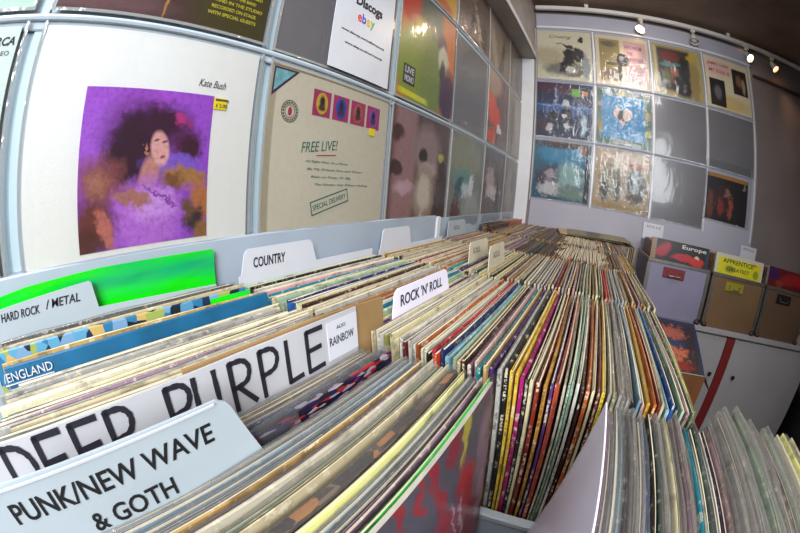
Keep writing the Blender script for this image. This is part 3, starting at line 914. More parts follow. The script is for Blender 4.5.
cover((1.090, YF, 1.255), 0, 0.285, 0.245, m, 'small black and red record cover with orange top strip, hanging low on the far wall', M['clear'], 40, pw=0.322, ph=0.318, pdx=-0.012)

# wavy ends of the pocket sheets along the rows of the far wall
for r in (1, 2):
    mb = MB()
    z = FZ - r * FP + 0.003
    mb.tube([(0.1 + i * 0.01337, L - 0.0125 + 0.001 * math.sin(i * 1.7), z + 0.0015 * math.sin(i * 0.9)) for i in range(101)], 0.0024, 6)
    struct(mb.build('trim_%d' % (17 + r), M['batten']))
for c in range(5):
    struct(MB().box(FX + c * FP + (0.002 if c == 0 else -0.003), FX + c * FP + 0.006, L - 0.0125, L - 0.0085, 1.18, 2.192, 0, 0.001).build('trim_%d' % (20 + c), M['trim_white']))

# ------------------------------------------------------------------ track lighting
tr = empty('track_rail', (0.1, L - 0.05, 2.32))
tag(tr, 'long white lighting track running along the top of the far wall', 'lighting track')
MB().box(0, 2.48, -0.012, 0.012, -0.012, 0.014, 0, 0.003).build('rail', M['lamp_white'], tr)
for x in (0.3, 1.2, 2.1):
    MB().box(x - 0.012, x + 0.012, -0.010, 0.010, 0.0145, 0.0395, 0, 0.002).build('ceiling_bracket', M['lamp_white'], tr)


def spot(x, y, ztop, aim, lit, label, col, power):
    root = empty('track_spotlight', (x, y, ztop))
    tag(root, label, 'spotlight', 'spotlights on the lighting track')
    MB().box(-0.014, 0.014, -0.012, 0.012, -0.018, -0.001, 0, 0.002).build('mount', M['lamp_white'], root)
    MB().tube([(0, 0, -0.018), (0, 0, -0.05)], 0.005, 10).build('stem', M['lamp_white'], root)
    d = Vector(aim).normalized()
    c = Vector((0, 0, -0.055))
    MB().tube([c - d * 0.028, c - d * 0.022, c, c + d * 0.03], [0.008, 0.016, 0.02, 0.029], 18, cap=False).build('shade', M['lamp_white'], root, smooth=True)
    MB().tube([c + d * 0.0, c + d * 0.012, c + d * 0.022, c + d * 0.029], [0.008, 0.02, 0.02, 0.01], 14).build('bulb', M['bulb'] if lit == 2 else (M['bulb_dim'] if lit else M['lamp_white']), root, smooth=True)
    if lit:
        l = bpy.data.lights.new('bulb_light', 'SPOT')
        l.energy = power
        l.color = col
        l.spot_size = rad(95)
        l.spot_blend = 0.8
        l.shadow_soft_size = 0.02
        lo = bpy.data.objects.new('bulb_light', l)
        COL.objects.link(lo)
        lo.parent = root
        lo.location = c + d * 0.035
        lo.rotation_euler = d.to_track_quat('-Z', 'Y').to_euler()


WARM = (1.0, 0.78, 0.55)
spot(0.715, L - 0.05, 2.307, (-0.35, -0.35, -0.85), 2, 'lit white spotlight on the track, above the cream cover with purple lettering', WARM, 20)
spot(1.045, L - 0.05, 2.307, (-0.1, -0.3, -1), 0, 'unlit white spotlight on the track, between two lit ones', WARM, 0)
spot(1.425, L - 0.05, 2.307, (0.35, -0.5, -0.8), 2, 'lit white spotlight above the cream and gold cover, third along the track', WARM, 6)
spot(1.63, L - 0.05, 2.307, (0.45, -0.35, -0.9), 1, 'amber lit spotlight at right end of the track over bare wall', (1.0, 0.6, 0.35), 4)

# ------------------------------------------------------------------ the record bin unit
bu = empty('record_bin_unit', (0.3, 0.8, 0.0))
tag(bu, 'long pale grey blue record bin unit standing along the left wall', 'record rack')


def bub(name, x0, x1, y0, y1, z0, z1, mat='board_blue', c=0.002):
    return box_obj(name, x0 - 0.3, x1 - 0.3, y0 - 0.8, y1 - 0.8, z0, z1, M[mat], bu, c)


bub('bottom_board', 0.018, 0.74, -0.42, 1.95, 0.70, 0.72)
bub('plinth', 0.03, 0.60, -0.40, 1.94, 0.001, 0.699)
bub('side_board', 0.742, 0.754, -0.42, 0.285, 0.70, 0.80)
for i, y in enumerate((-0.075, 0.277, 0.617, 0.957, 1.297, 1.637)):
    xr = 0.72 if i < 2 else (0.67 if i == 5 else 0.60)
    bub('divider_board', 0.018, xr, y, y + 0.008, 0.721, 0.875)
    bub('board_edging', 0.018, xr, y - 0.002, y + 0.010, 0.8755, 0.885, 'card_grey')


# ------------------------------------------------------------------ records
def record_geo(t, l, h, warp, rnd, ridge=True):
    """a sleeve standing on its bottom edge, long side along y, thickness along x"""
    seg = 6
    vs, fs = [], []
    prof = [(-t / 2, 0), (t / 2, 0), (t / 2, h - t * 0.35), (t * 0.22, h), (-t * 0.22, h), (-t / 2, h - t * 0.35)]
    n = len(prof)
    ph = rnd.uniform(0, 6.28)
    hz = rnd.uniform(-1, 1) * 0.0008
    for i in range(seg + 1):
        a = i / seg
        dx = warp * math.sin(a * PI * 1.3 + ph)
        sc = 0.8 if i in (0, seg) else 1.0
        for x, z in prof:
            vs.append((x * sc + dx * z / h, a * l, z + (hz * math.sin(a * 5 + ph) if z > h * 0.5 else 0)))
    for i in range(seg):
        for j in range(n):
            q = (j + 1) % n
            fs.append((i * n + j, (i + 1) * n + j, (i + 1) * n + q, i * n + q))
    fs.append(tuple(range(n)))
    fs.append(tuple(reversed([seg * n + j for j in range(n)])))
    return vs, fs


rr = random.Random(11)
ORD = ['leftmost', 'second', 'third', 'fourth', 'fifth', 'sixth', 'seventh', 'eighth', 'ninth', 'tenth', 'eleventh', 'twelfth', 'thirteenth', 'fourteenth', 'fifteenth', 'sixteenth',
       'seventeenth', 'eighteenth', 'nineteenth', 'twentieth', 'twenty-first', 'twenty-second', 'twenty-third', 'twenty-fourth', 'twenty-fifth']
pending = []    # (object, colour, bin phrase)


def place_record(xt, y0, colour, t=0.0034, lean=0.0, ztop=1.05, l=0.313, h=0.313, clear=None, binname='', group='', warp=0.0008, label=None, mat=None):
    a = rad(lean)
    xb = xt - h * math.sin(a)
    zb = ztop - h * math.cos(a)
    dz = 0.0
    vs, fs = record_geo(t, l, h, warp, rr)
    if clear:
        root = empty('record', (xb, y0, zb), (0, a, 0))
        o = mesh('jacket', vs, fs, mat or R[colour], root)
        # outer sleeve: sits a little proud of the jacket and sticks up above it
        ex = rr.uniform(0.0015, 0.0035) if xt < 0.4 else rr.uniform(0.002, 0.006)
        v2, f2 = record_geo(t + 0.0012, l + 0.006, h + ex, warp, rr)
        v2 = [(x, y - 0.003, z - 0.0005 + (0.0012 * math.sin(y * 60 + xt * 900) if z > h * 0.9 else 0)) for x, y, z in v2]
        mesh('plastic_sleeve', v2, f2, M[clear], root)
    else:
        root = mesh('record', vs, fs, mat or R[colour], None, (xb, y0, zb), (0, a, 0))
    tag(root, label, 'record', group)
    if not label:
        pending.append((root, colour, binname, xt))
    return root


# --- nearest bin, left half
G0 = 'records in the left half of the nearest bin'
B0 = 'nearest bin left half'
Y0 = -0.048
front_text = 'edge'
m_multi = artwork('bright patchwork print', '5b86a0', [(0.5, 0.97, 0.6, 0.03, '7090a0', 0.4, 'r'), (0.5, 0.9, 0.1, 0.1, '8aa070', 0.4)], grain=0.1)


def patch_mat(name, cols, sx=9, sz=14):
    k = NT(name)
    v = k.n('ShaderNodeTexVoronoi')
    v.inputs['Scale'].default_value = 1
    mp = k.n('ShaderNodeMapping')
    mp.inputs['Scale'].default_value = (1, sx, 14)
    k.link(k.tc().outputs['Generated'], mp.inputs[0])
    mp.inputs['Scale'].default_value[2] = sz
    k.link(mp.outputs[0], v.inputs['Vector'])
    cr = k.n('ShaderNodeValToRGB')
    cr.color_ramp.interpolation = 'CONSTANT'
    sep = k.n('ShaderNodeSeparateColor')
    k.link(v.outputs['Color'], sep.inputs[0])
    k.link(sep.outputs[0], cr.inputs[0])
    els = cr.color_ramp.elements
    els[0].color = lin(cols[0])
    els[0].position = 0
    els[1].color = lin(cols[1])
    els[1].position = 1 / len(cols)
    for i in range(2, len(cols)):
        e = els.new(i / len(cols))
        e.color = lin(cols[i])
    k.link(cr.outputs[0], k.b.inputs['Base Color'])
    k.b.inputs['Roughness'].default_value = 0.35
    return k.m


m_patch = patch_mat('patchwork cover print', ['4f86a8', '16222c', '8c9a50', '5590b0', '1c2a48', '6c8fb0', 'b59a5c', '2a6a90'], 26)
m_redblk = patch_mat('red blue black cover print', ['16121c', '8a1c20', '241c50', '14101a', '8c8088', '1a1830'], 34, 190)
m_brownprint = patch_mat('brown orange cover print', ['2c1e1a', '4a362a', '97602a', '241a18', '6a5446', '352620'], 24, 150)

LS = [
    # x, colour, thickness, lean, clear, ztop, y shift
    (0.030, 'pale grey', 0.004, -1, 'sleeve', 1.052, 0.0),
    (0.038, 'pale green', 0.003, -1, 'sleeve2', 1.055, 0.0),
    (0.046, 'dark grey', 0.003, -1, 'sleeve', 1.060, 0.004),
    (0.053, 'black', 0.006, -2, 'sleeve', 1.056, 0.002),
    (0.061, 'pale grey', 0.003, -2, 'sleeve2', 1.046, 0.0),
    (0.067, 'grey', 0.003, -2, 'sleeve', 1.044, 0.0),
    (0.121, 'ivory', 0.004, -6, None, 1.047, 0.008),
    (0.127, 'cream', 0.005, -6, None, 1.048, 0.012),
    (0.134, 'pale grey', 0.004, -6, None, 1.052, 0.0),
    (0.141, 'ivory', 0.005, -5, None, 1.050, 0.006),
    (0.148, 'cream', 0.004, -6, None, 1.049, 0.02),
    (0.155, 'ivory', 0.006, -6, None, 1.054, 0.0),
    (0.163, 'cream', 0.004, -6, None, 1.052, 0.03),
    (0.170, 'pale green', 0.003, -6, None, 1.052, 0.0),
    (0.176, 'ivory', 0.004, -6, None, 1.056, 0.01),
    (0.183, 'mauve', 0.005, -6, None, 1.057, 0.0),
    (0.190, 'pale grey', 0.004, -6, None, 1.058, 0.0),
    (0.197, 'cream', 0.004, -6, None, 1.060, 0.012),
    (0.204, 'pale grey', 0.004, -6, None, 1.060, 0.0),
    (0.211, 'ivory', 0.004, -6, None, 1.064, 0.0),
    (0.218, 'off white', 0.004, -6, None, 1.066, 0.0),
    (0.225, 'tan', 0.004, -6, None, 1.066, 0.006),
    (0.252, 'tan', 0.004, -7, 'sleeve', 1.040, 0.0),
    (0.258, 'grey', 0.003, -7, 'sleeve', 1.042, 0.0),
    (0.264, 'tan', 0.003, -7, 'sleeve2', 1.043, 0.0),
    (0.270, 'pale grey', 0.003, -7, 'sleeve', 1.045, 0.0),
    (0.2925, 'pale grey', 0.003, -8, 'sleeve', 1.046, 0.0),
    (0.2975, 'light blue', 0.003, -8, 'sleeve2', 1.047, 0.0),
    (0.3025, 'light blue', 0.003, -8, 'sleeve2', 1.047, 0.0),
    (0.3075, 'pale grey', 0.003, -8, 'sleeve', 1.047, 0.0),
    (0.3125, 'tan', 0.0024, -8, None, 1.0515, 0.0),
    (0.3170, 'mauve', 0.0026, -8, 'sleeve2', 1.049, 0.0),
    (0.3220, 'ivory', 0.0024, -8, None, 1.0555, 0.0),
    (0.3265, 'pale green', 0.003, -8, 'sleeve2', 1.049, 0.0),
    (0.3310, 'green', 0.003, -8, None, 1.052, 0.0),
    (0.3352, 'cream', 0.0022, -8, None, 1.0555, 0.0),
    (0.3500, 'pale yellow', 0.0030, -8, None, 1.0535, 0.0),
    (0.3550, 'light blue', 0.003, -8, 'sleeve2', 1.049, 0.0),
    (0.3600, 'grey', 0.003, -8, 'sleeve', 1.048, 0.0),
    (0.3650, 'mauve', 0.003, -8, None, 1.052, 0.0),
]
for (x, c, t, ln, cl, zt, dy) in LS:
    place_record(x, Y0 + dy, c, t, ln, zt, clear=cl, binname=B0, group=G0, warp=0.0014 if c in ('cream', 'ivory', 'off white') else 0.0007)
pr = place_record(0.0835, Y0 - 0.004, 'teal', 0.004, -9, 1.0655, clear=None, group=G0, mat=m_patch, label='record with patchwork of blue, black and yellow print, just behind the blue sleeve reading ENGLAND')
place_record(0.0765, Y0, 'cream', 0.003, -9, 1.0665, group=G0, label='tan edged record behind the patchwork print record in the nearest bin')
rb = place_record(0.100, Y0 + 0.008, 'teal', 0.004, -10, 1.058, l=0.322, group=G0, mat=paint('deep blue card', '1c6088', 0.4, 0.2, 20), label='deep blue record sleeve with white lettering ending in ENGLAND, nearest bin')
box_obj('green_corner', 0.0021, 0.0032, 0.262, 0.318, 0.25, 0.309, M['neon'], pr)
rb_o = rb
mbx = text_mesh('lettering', '/ENGLAND', M['card_white'], (0.0036, -0.004, 0.3005), (0, 1, 0), (0, 0, 1), 0.058, 0.0075, rb, thick=0.0004)
box_obj('underline', 0.0030, 0.0037, -0.004, 0.054, 0.2975, 0.2985, M['card_white'], rb)
place_record(0.0940, Y0 + 0.006, 'tan', 0.0022, -10, 1.0590, group=G0, l=0.32, label='thin tan edge directly behind the deep blue ENGLAND sleeve')
place_record(0.1125, Y0 + 0.02, 'ivory', 0.004, -9, 1.046, l=0.318, group=G0, label='ivory record immediately in front of the deep blue ENGLAND sleeve')
for o_, t_ in ((0.2755, 0.003), (0.2810, 0.0045)):
    place_record(o_, Y0, 'navy blue', t_, -7, 1.051, clear='sleeve', group=G0, mat=m_redblk if t_ > 0.004 else None,
                 label='red, blue and black printed record just behind the punk divider' if t_ > 0.004 else 'navy blue edged record behind the red and black printed one')
place_record(0.3425, Y0, 'dark brown', 0.008, -8, 1.053, group=G0, mat=m_brownprint, label='thick dark brown and orange printed record, left of the pale yellow one', clear='sleeve')
place_record(0.3705, Y0, 'bright green', 0.0020, -8, 1.053, group=G0, label='bright green edged record beside the dark cover with red lettering')

# the exposed front record of the left half
m_front = artwork('charcoal cover with red brush print', '4a454c', [
    (0.55, 0.80, 0.4, 0.2, '56525e', 0.9), (0.55, 0.99, 0.015, 0.06, 'a01c24', 0.5, 'e', -10), (0.61, 0.95, 0.014, 0.07, 'a82028', 0.5, 'e', 12), (0.66, 0.99, 0.02, 0.05, '9a2034', 0.5),
    (0.70, 0.86, 0.02, 0.10, 'a02030', 0.5, 'e', 20), (0.76, 0.97, 0.035, 0.05, '8c2436', 0.6), (0.82, 0.96, 0.014, 0.07, 'b8a83c', 0.4, 'e', -10), (0.84, 0.78, 0.05, 0.11, 'b02430', 0.5, 'e', 15),
    (0.72, 0.74, 0.05, 0.08, 'b03040', 0.5, 'e', 10), (0.80, 0.64, 0.06, 0.12, 'b04a5c', 0.5), (0.78, 0.70, 0.006, 0.10, 'd8c0c8', 0.5, 'e', 12), (0.82, 0.68, 0.006, 0.10, 'd8c0c8', 0.5, 'e', 8),
    (0.95, 0.80, 0.05, 0.14, '8a7078', 0.6), (0.92, 0.55, 0.07, 0.14, 'a02a38', 0.5), (0.96, 0.65, 0.03, 0.12, 'b09098', 0.6)], warp=0.03, wscale=12)
fr = empty('record', (0.3755 + 0.313 * math.sin(rad(8)), Y0 - 0.002, 1.052 - 0.313 * math.cos(rad(8))), (0, rad(-8), 0))
tag(fr, 'charcoal record cover with red brush marks facing the gap in the nearest bin', 'record', G0)
mb = MB()
mb.add([(0, 0, 0), (0.313, 0, 0), (0.313, 0, 0.313), (0, 0, 0.313)], [(0, 1, 2, 3)], 0)
mb.add([(0, 0, 0), (0.313, 0, 0), (0.313, 0, 0.313), (0, 0, 0.313), (0, 0.003, 0), (0.313, 0.003, 0), (0.313, 0.003, 0.313), (0, 0.003, 0.313)], [(5, 4, 7, 6), (1, 0, 4, 5), (3, 2, 6, 7), (0, 3, 7, 4), (2, 1, 5, 6)], 1)
mb.build('jacket', [m_front, M['paper_edge']], fr, (0, 0, 0), (0, 0, RZ))
sl = pocket_sheet('plastic_sleeve', 0.324, 0.322, M['clear'], fr, 0.0015, -0.001, 0.0009, 77)
sl.location = (0.0, -0.005, 0)
sl.rotation_euler = (0, 0, RZ)

# --- nearest bin, right half (leaning to the right)
G1 = 'records in the right half of the nearest bin'
B1n = 'nearest bin right half'
RS = [(0.4725, 'mauve', 's2'), (0.477, 'pale grey', 's'), (0.4815, 'light blue', 's2'), (0.486, 'dark brown', 's'), (0.491, 'grey', 's2'), (0.496, 'pale grey', 's2'), (0.501, 'bright blue', 's'), (0.5063, 'black', ''),
      (0.511, 'dark green', 's2'), (0.516, 'pale grey', 's'), (0.521, 'cream', ''), (0.526, 'pale grey', 's2'), (0.531, 'mauve', 's2'), (0.536, 'tan', 's'), (0.5405, 'teal', ''), (0.545, 'ivory', ''), (0.550, 'dark green', 's'),
      (0.555, 'off white', ''), (0.560, 'purple', ''), (0.5655, 'pink', 's'), (0.572, 'pale grey', 's2'), (0.5785, 'pale grey', 's2'), (0.585, 'black', ''), (0.591, 'pale green', 's2'), (0.598, 'pale grey', 's2'),
      (0.605, 'grey', 's2'), (0.611, 'dark grey', ''), (0.617, 'olive', ''), (0.623, 'off white', ''), (0.629, 'mauve', 's2'), (0.636, 'pale green', 's'), (0.642, 'cream', ''), (0.649, 'grey', 's2'), (0.656, 'ivory', ''),
      (0.662, 'pale yellow', ''), (0.669, 'olive', 's'), (0.676, 'cream', '')]
for i, (x, c, s_) in enumerate(RS):
    ln = 1.0 + 12.0 * (x - 0.4725) / 0.205
    place_record(x, Y0 + rr.uniform(-0.004, 0.010), c, 0.0034, ln, 1.047 + rr.uniform(-0.003, 0.004) + (0.012 if 19 < i < 26 and s_ == 's2' else 0), clear={'s': 'sleeve', 's2': 'sleeve2', '': None}[s_], binname=B1n, group=G1)
# white card facing the gap
wc = empty('card', (0.4665 - 0.318 * math.sin(rad(5)), Y0, 1.056 - 0.318 * math.cos(rad(5))), (0, rad(5), 0))
wc.name = 'divider_card'
tag(wc, 'plain white card facing the gap, leaning on the clear sleeves of the nearest bin', 'divider card')
MB().box(-0.0007, 0.0007, 0, 0.315, 0, 0.318, 0, 0.0003).build('card', M['card_lilac'], wc)

# --- second bin from the camera
G2 = 'records in the second bin from the camera'
B2 = 'second bin from the camera'
anchors = [(0.036, 'pale green'), (0.048, 'black'), (0.056, 'pale grey'), (0.066, 'cream'), (0.078, 'pink'), (0.088, 'teal'), (0.096, 'cream'), (0.108, 'pale green'), (0.122, 'navy blue'), (0.138, 'cream'), (0.146, 'dark brown'),
           (0.160, 'cream'), (0.166, 'dark brown'), (0.176, 'gold'), (0.192, 'rust red'), (0.198, 'tan'), (0.205, 'light blue'), (0.212, 'teal'), (0.224, 'pale green'), (0.230, 'pale yellow'), (0.236, 'purple'),
           (0.2475, 'cream'), (0.262, 'olive'), (0.268, 'cream'), (0.278, 'off white'), (0.285, 'maroon'), (0.290, 'off white'), (0.299, 'rust red'), (0.304, 'ivory'), (0.312, 'black'), (0.316, 'bright red'), (0.324, 'navy blue'),
           (0.330, 'light blue'), (0.337, 'pale green'), (0.342, 'tan'), (0.347, 'dark brown'), (0.352, 'mauve'), (0.358, 'pink'), (0.362, 'turquoise'), (0.368, 'tan'), (0.373, 'purple'), (0.379, 'pale grey'),
           (0.386, 'black'), (0.392, 'mustard yellow'), (0.401, 'magenta'), (0.407, 'black'), (0.412, 'cream'), (0.417, 'dark red'), (0.423, 'gold'), (0.429, 'purple'), (0.434, 'rust red'), (0.441, 'ivory'), (0.445, 'pale green'),
           (0.453, 'off white'), (0.458, 'dark brown'), (0.462, 'orange'), (0.468, 'cream'), (0.473, 'dark red'), (0.478, 'mustard yellow'), (0.483, 'grey'), (0.488, 'pale yellow'), (0.493, 'pale grey'), (0.507, 'black'), (0.512, 'light blue'),
           (0.517, 'pink'), (0.522, 'mustard yellow'), (0.528, 'orange'), (0.533, 'dark red'), (0.537, 'cream'), (0.542, 'light blue'), (0.548, 'bright blue'), (0.553, 'dark green'), (0.559, 'pale green'), (0.564, 'pink'), (0.569, 'dark green'), (0.574, 'pale yellow'), (0.580, None)]
SUB = {'mustard yellow': ['mustard yellow'], 'turquoise': ['turquoise'], 'bright red': ['bright red'], 'purple': ['purple', 'dark brown'], 'magenta': ['magenta'], 'pale green': ['ivory', 'pale green'], 'cream': ['ivory', 'cream', 'off white'], 'navy blue': ['navy blue', 'bright blue'], 'gold': ['gold', 'tan'], 'off white': ['off white', 'pale grey', 'ivory'], 'pale grey': ['pale grey', 'grey', 'off white']}


def lean2(x):
    return -8 + 8.5 * max(0, min(1, (x - 0.36) / 0.22))


x_sc = 0.972   # fit to the measured width
for (xa, c), (xb_, _) in zip(anchors, anchors[1:]):
    n = max(1, round((xb_ - xa) / 0.0049))
    for i in range(n):
        x = (xa + (i + 0.5) * (xb_ - xa) / n) * x_sc
        if abs(x - 0.2385) < 0.0022:
            continue
        cc = c if i == 0 else rr.choice(SUB.get(c, [c, c, 'cream', 'pale grey']))
        zt = 1.048 + rr.uniform(-0.0035, 0.003)
        place_record(x, 0.294 + rr.uniform(-0.002, 0.005), cc, (xb_ - xa) / n * x_sc * rr.uniform(0.62, 0.76), lean2(x), zt,
                     clear='sleeve2' if 0.474 < x < 0.492 else None, binname=B2, group=G2)

# --- third bin
G3 = 'records in the third bin from the camera'
B3 = 'third bin from the camera'
seq3 = ['tan', 'brown', 'cream', 'gold', 'cream', 'black', 'dark green', 'cream', 'ivory', 'pale yellow', 'olive', 'cream', 'dark red', 'bright red', 'pink', 'cream', 'dark red', 'cream', 'tan', 'rust red', 'off white', 'gold', 'orange', 'cream',
        'turquoise', 'off white', 'pale grey', 'purple', 'pink', 'black', 'cream', 'ivory', 'dark green', 'cream', 'mustard yellow', 'cream', 'cream', 'black', 'pale yellow', 'cream', 'dark red', 'maroon', 'cream', 'tan', 'cream', 'ivory', 'black',
        'cream', 'ivory', 'dark grey', 'grey', 'pale grey', 'grey', 'mauve', 'cream', 'mauve', 'rust red', 'tan', 'pale grey', 'mauve', 'tan', 'pink', 'olive', 'dark grey', 'pale green', 'cream', 'olive', 'brown', 'pale yellow', 'dark green', 'tan', 'bright red', 'bright red',
        'pale grey', 'grey', 'light blue', 'pale grey', 'cream', 'brown', 'tan', 'orange', 'mauve', 'brown', 'tan', 'cream', 'dark grey', 'cream']
n3 = len(seq3)
x = 0.034
pit = (0.572 - 0.034) / n3
for i, c in enumerate(seq3):
    x += pit
    place_record(x - pit / 2, 0.636 + rr.uniform(-0.002, 0.005), c, pit * rr.uniform(0.6, 0.76), -4 + 4 * min(1, x / 0.5), 1.047 + rr.uniform(-0.004, 0.003), binname=B3, group=G3)

cnt = {}
for o, c, b, x in sorted(pending, key=lambda p: (p[2], p[3])):
    i = cnt[(c, b)] = cnt.get((c, b), -1) + 1
    if i == 0:
        o['label'] = '%s edged record, leftmost %s one in the %s' % (c, c, b)
    else:
        o['label'] = '%s edged record, %s %s one from the left, %s' % (c, ORD[i] if i < len(ORD) else ORD[-1], c, b)

# --- the far bins, too small and too many to single out
keys = list(PAL)
muted = ['tan', 'tan', 'brown', 'brown', 'mauve', 'grey', 'cream', 'gold', 'grey', 'dark brown', 'dark brown', 'rust red', 'cream', 'dark grey', 'mauve', 'olive', 'maroon', 'brown', 'tan', 'dark red', 'pale grey', 'black', 'grey', 'dark grey']
far_mb = MB()
mats_far = [R[k] for k in keys]
for (y0, x1, zt) in ((0.976, 0.575, 1.047), (1.316, 0.585, 1.05), (1.652, 0.66, 1.048)):
    x = 0.022
    while x < x1:
        t = rr.uniform(0.0024, 0.0040)
        vs, fs = record_geo(t, 0.305, 0.313, 0.0008, rr)
        lx = math.radians(-3 + 3 * x / 0.5) if x < 0.5 else 0
        z0 = zt - 0.313 + rr.uniform(-0.004, 0.003) + (0.02 if (x < 0.06 and y0 > 1.3) else 0)
        yy = y0 + rr.uniform(-0.002, 0.004)
        far_mb.add([(x + t / 2 + vx + (vz - 0.313) * math.sin(lx), vy + yy, vz + z0) for vx, vy, vz in vs], fs, keys.index(rr.choice(muted)))
        x += t + rr.uniform(0.0007, 0.0016)
tag(far_mb.build('record', mats_far), 'hundreds of thin mixed records packed in the far bins towards the far wall', 'record', None, 'stuff')

# records lying on top of the farthest bin
for i, (x0, y0, a, w, c, z, lab) in enumerate(((0.30, 1.655, 8, 0.313, 'tan', 1.0535, 'tan record lying flat on top of the farthest bin, lower of the two'),
                                            (0.335, 1.65, 4, 0.313, 'olive', 1.0585, 'yellow olive record lying on top of the tan one over the farthest bin'))):
    vs, fs = record_geo(0.0036, 0.3, w, 0.0, rr)
    vs = [(vz, vy, vx) for vx, vy, vz in vs]
    fs = [tuple(reversed(f)) for f in fs]
    o = mesh('record', vs, fs, R[c], None, (x0, y0, z), (0, rad(-1.0 * i), rad(a)))
    tag(o, lab, 'record', 'records lying on the farthest bin')


# ------------------------------------------------------------------ divider cards
def divider(x, outline, mat, label, k=0.0, t=0.0014, name='divider_card', text_fn=None):
    """outline in (y, z); the sheet leans so that x grows by k per metre downwards"""
    zt = max(p[1] for p in outline)
    y0 = min(p[0] for p in outline)
    zb = min(p[1] for p in outline)
    root = empty(name, (x + k * (zt - zb), y0, zb))
    tag(root, label, 'divider card')
    n = len(outline)
    vs = []
    for s in (1, -1):
        for y, z in outline:
            vs.append((s * t / 2 - k * (z - zb), y - y0, z - zb))
    fs = [tuple(range(n)), tuple(reversed(range(n, 2 * n)))] + [(i, i + n, (i + 1) % n + n, (i + 1) % n) for i in range(n)]
    mesh('card', vs, fs, mat, root)
    if text_fn:
        yd = Vector((-k, 0, 1)).normalized()

        def at(y, z, off=0.0):
            return (t / 2 + 0.0003 + off - k * (z - zb), y - y0, z - zb)
        text_fn(root, at, yd)
    return root


def tab_outline(ya, yb, ta, tb, zt, zs, zb, r=0.006):
    """a record divider: body ya..yb up to zs, tab ta..tb up to zt with rounded corners"""
    p = [(ya, zb), (yb, zb), (yb, zs)]
    p += [(tb + 0.012, zs), (tb + 0.002, zt - r), (tb - r * 0.3, zt - r * 0.3), (tb - r, zt)]
    p += [(ta + r, zt), (ta + r * 0.3, zt - r * 0.3), (ta - 0.002, zt - r), (ta - 0.008, zs)]
    p += [(ya, zs)]
    out = []
    for q in p:
        if not out or (abs(q[0] - out[-1][0]) + abs(q[1] - out[-1][1])) > 1e-5:
            out.append(q)
    return out


YD = (0, 1, 0)
# PUNK/NEW WAVE & GOTH


def punk(root, at, yd):
    text_mesh('lettering', 'PUNK/NEW WAVE', M['black'], at(-0.0395, 1.0685), (0, 1, -0.006), yd, 0.1245, 0.0112, root, weight=0.012)
    text_mesh('lettering', '& GOTH', M['black'], at(0.0005, 1.0490), YD, yd, 0.0535, 0.0112, root, weight=0.012)
    box_obj('clear_rim', 0.0002, 0.0010, 0.004, 0.142, 0.0, 0.0012, M['card_white'], root, loc=at(-0.052, 1.0868))


po = [(-0.055, 0.76), (0.26, 0.76), (0.26, 1.022), (0.128, 1.024), (0.1155, 1.034), (0.1135, 1.046), (0.100, 1.0815), (0.0975, 1.0855), (0.092, 1.0885), (-0.055, 1.0895)]
divider(0.287, po, M['card_grey'], 'greyish white divider reading PUNK/NEW WAVE & GOTH at the front of the nearest bin', 0.10, text_fn=punk)


# DEEP PURPLE, hand lettered
def deep(root, at, yd):
    H = 0.0335

    def D(a, w=0.018):
        return [[(a, 0), (a, H)], [(a, H), (a + w * .6, H * .95), (a + w, H * .72), (a + w, H * .35), (a + w * .6, H * .06), (a, 0)]]

    def E_(a, w=0.018):
        return [[(a, 0), (a, H)], [(a, H), (a + w, H * 1.0)], [(a, H * .52), (a + w * .85, H * .54)], [(a, 0), (a + w, H * .02)]]

    def P_(a, w=0.016):
        return [[(a, -0.001), (a, H)], [(a, H), (a + w * .7, H * .98), (a + w, H * .78), (a + w * .75, H * .52), (a, H * .45)]]

    def U_(a, w=0.016):
        return [[(a, H), (a, H * .25), (a + w * .3, 0.001), (a + w * .75, 0.001), (a + w, H * .25), (a + w, H)]]

    def R_(a, w=0.016):
        return P_(a, w) + [[(a + w * .3, H * .45), (a + w * 1.1, 0)]]

    def L_(a, w=0.014):
        return [[(a, H), (a, 0)], [(a, 0), (a + w, 0.001)]]
    segs = D(-0.040) + E_(-0.0135) + E_(0.013) + P_(0.0385)
    segs += P_(0.082) + U_(0.103) + R_(0.132) + P_(0.1585) + L_(0.1845) + E_(0.2065)
    o = Vector(at(0, 1.0405))
    strokes('lettering', [smooth_line(g) for g in segs], M['navyprint'], o, YD, yd, 0.0038, root)
    box_obj('paper_label', 0, 0.0006, 0, 0.041, 0, 0.034, M['card_white'], root, loc=at(0.231, 1.0405, 0), rot=(0, -math.atan(0.12), 0))
    text_mesh('lettering', 'ALSO', M['navyprint'], at(0.243, 1.0665, 0.0008), YD, yd, 0.012, 0.003, root)
    text_mesh('lettering', 'RAINBOW', M['navyprint'], at(0.233, 1.0535, 0.0008), YD, yd, 0.033, 0.0075, root)


do = [(-0.055, 0.76), (0.2725, 0.76), (0.273, 1.0785), (0.15, 1.0785), (0.04, 1.0765), (-0.055, 1.0765)]
divider(0.238, do, M['marker_card'], 'white card hand lettered DEEP PURPLE in black marker, behind the punk divider', 0.12, 0.0016, text_fn=deep)
bo = [(0.10, 0.76), (0.324, 0.76), (0.325, 1.074), (0.29, 1.076), (0.24, 1.079), (0.10, 1.078)]
divider(0.2325, bo, M['card_brown'], 'brown cardboard sheet sticking out past the right end of the DEEP PURPLE card', 0.12, 0.003)


# neon green sleeve and HARD ROCK / METAL
go = [(-0.06, 0.76), (0.255, 0.76), (0.256, 1.098), (0.253, 1.102), (0.10, 1.1035), (0.0, 1.100), (-0.06, 1.094)]
divider(0.022, go, M['neon'], 'glossy neon green plastic divider beside the left wall', 0.03, 0.002)


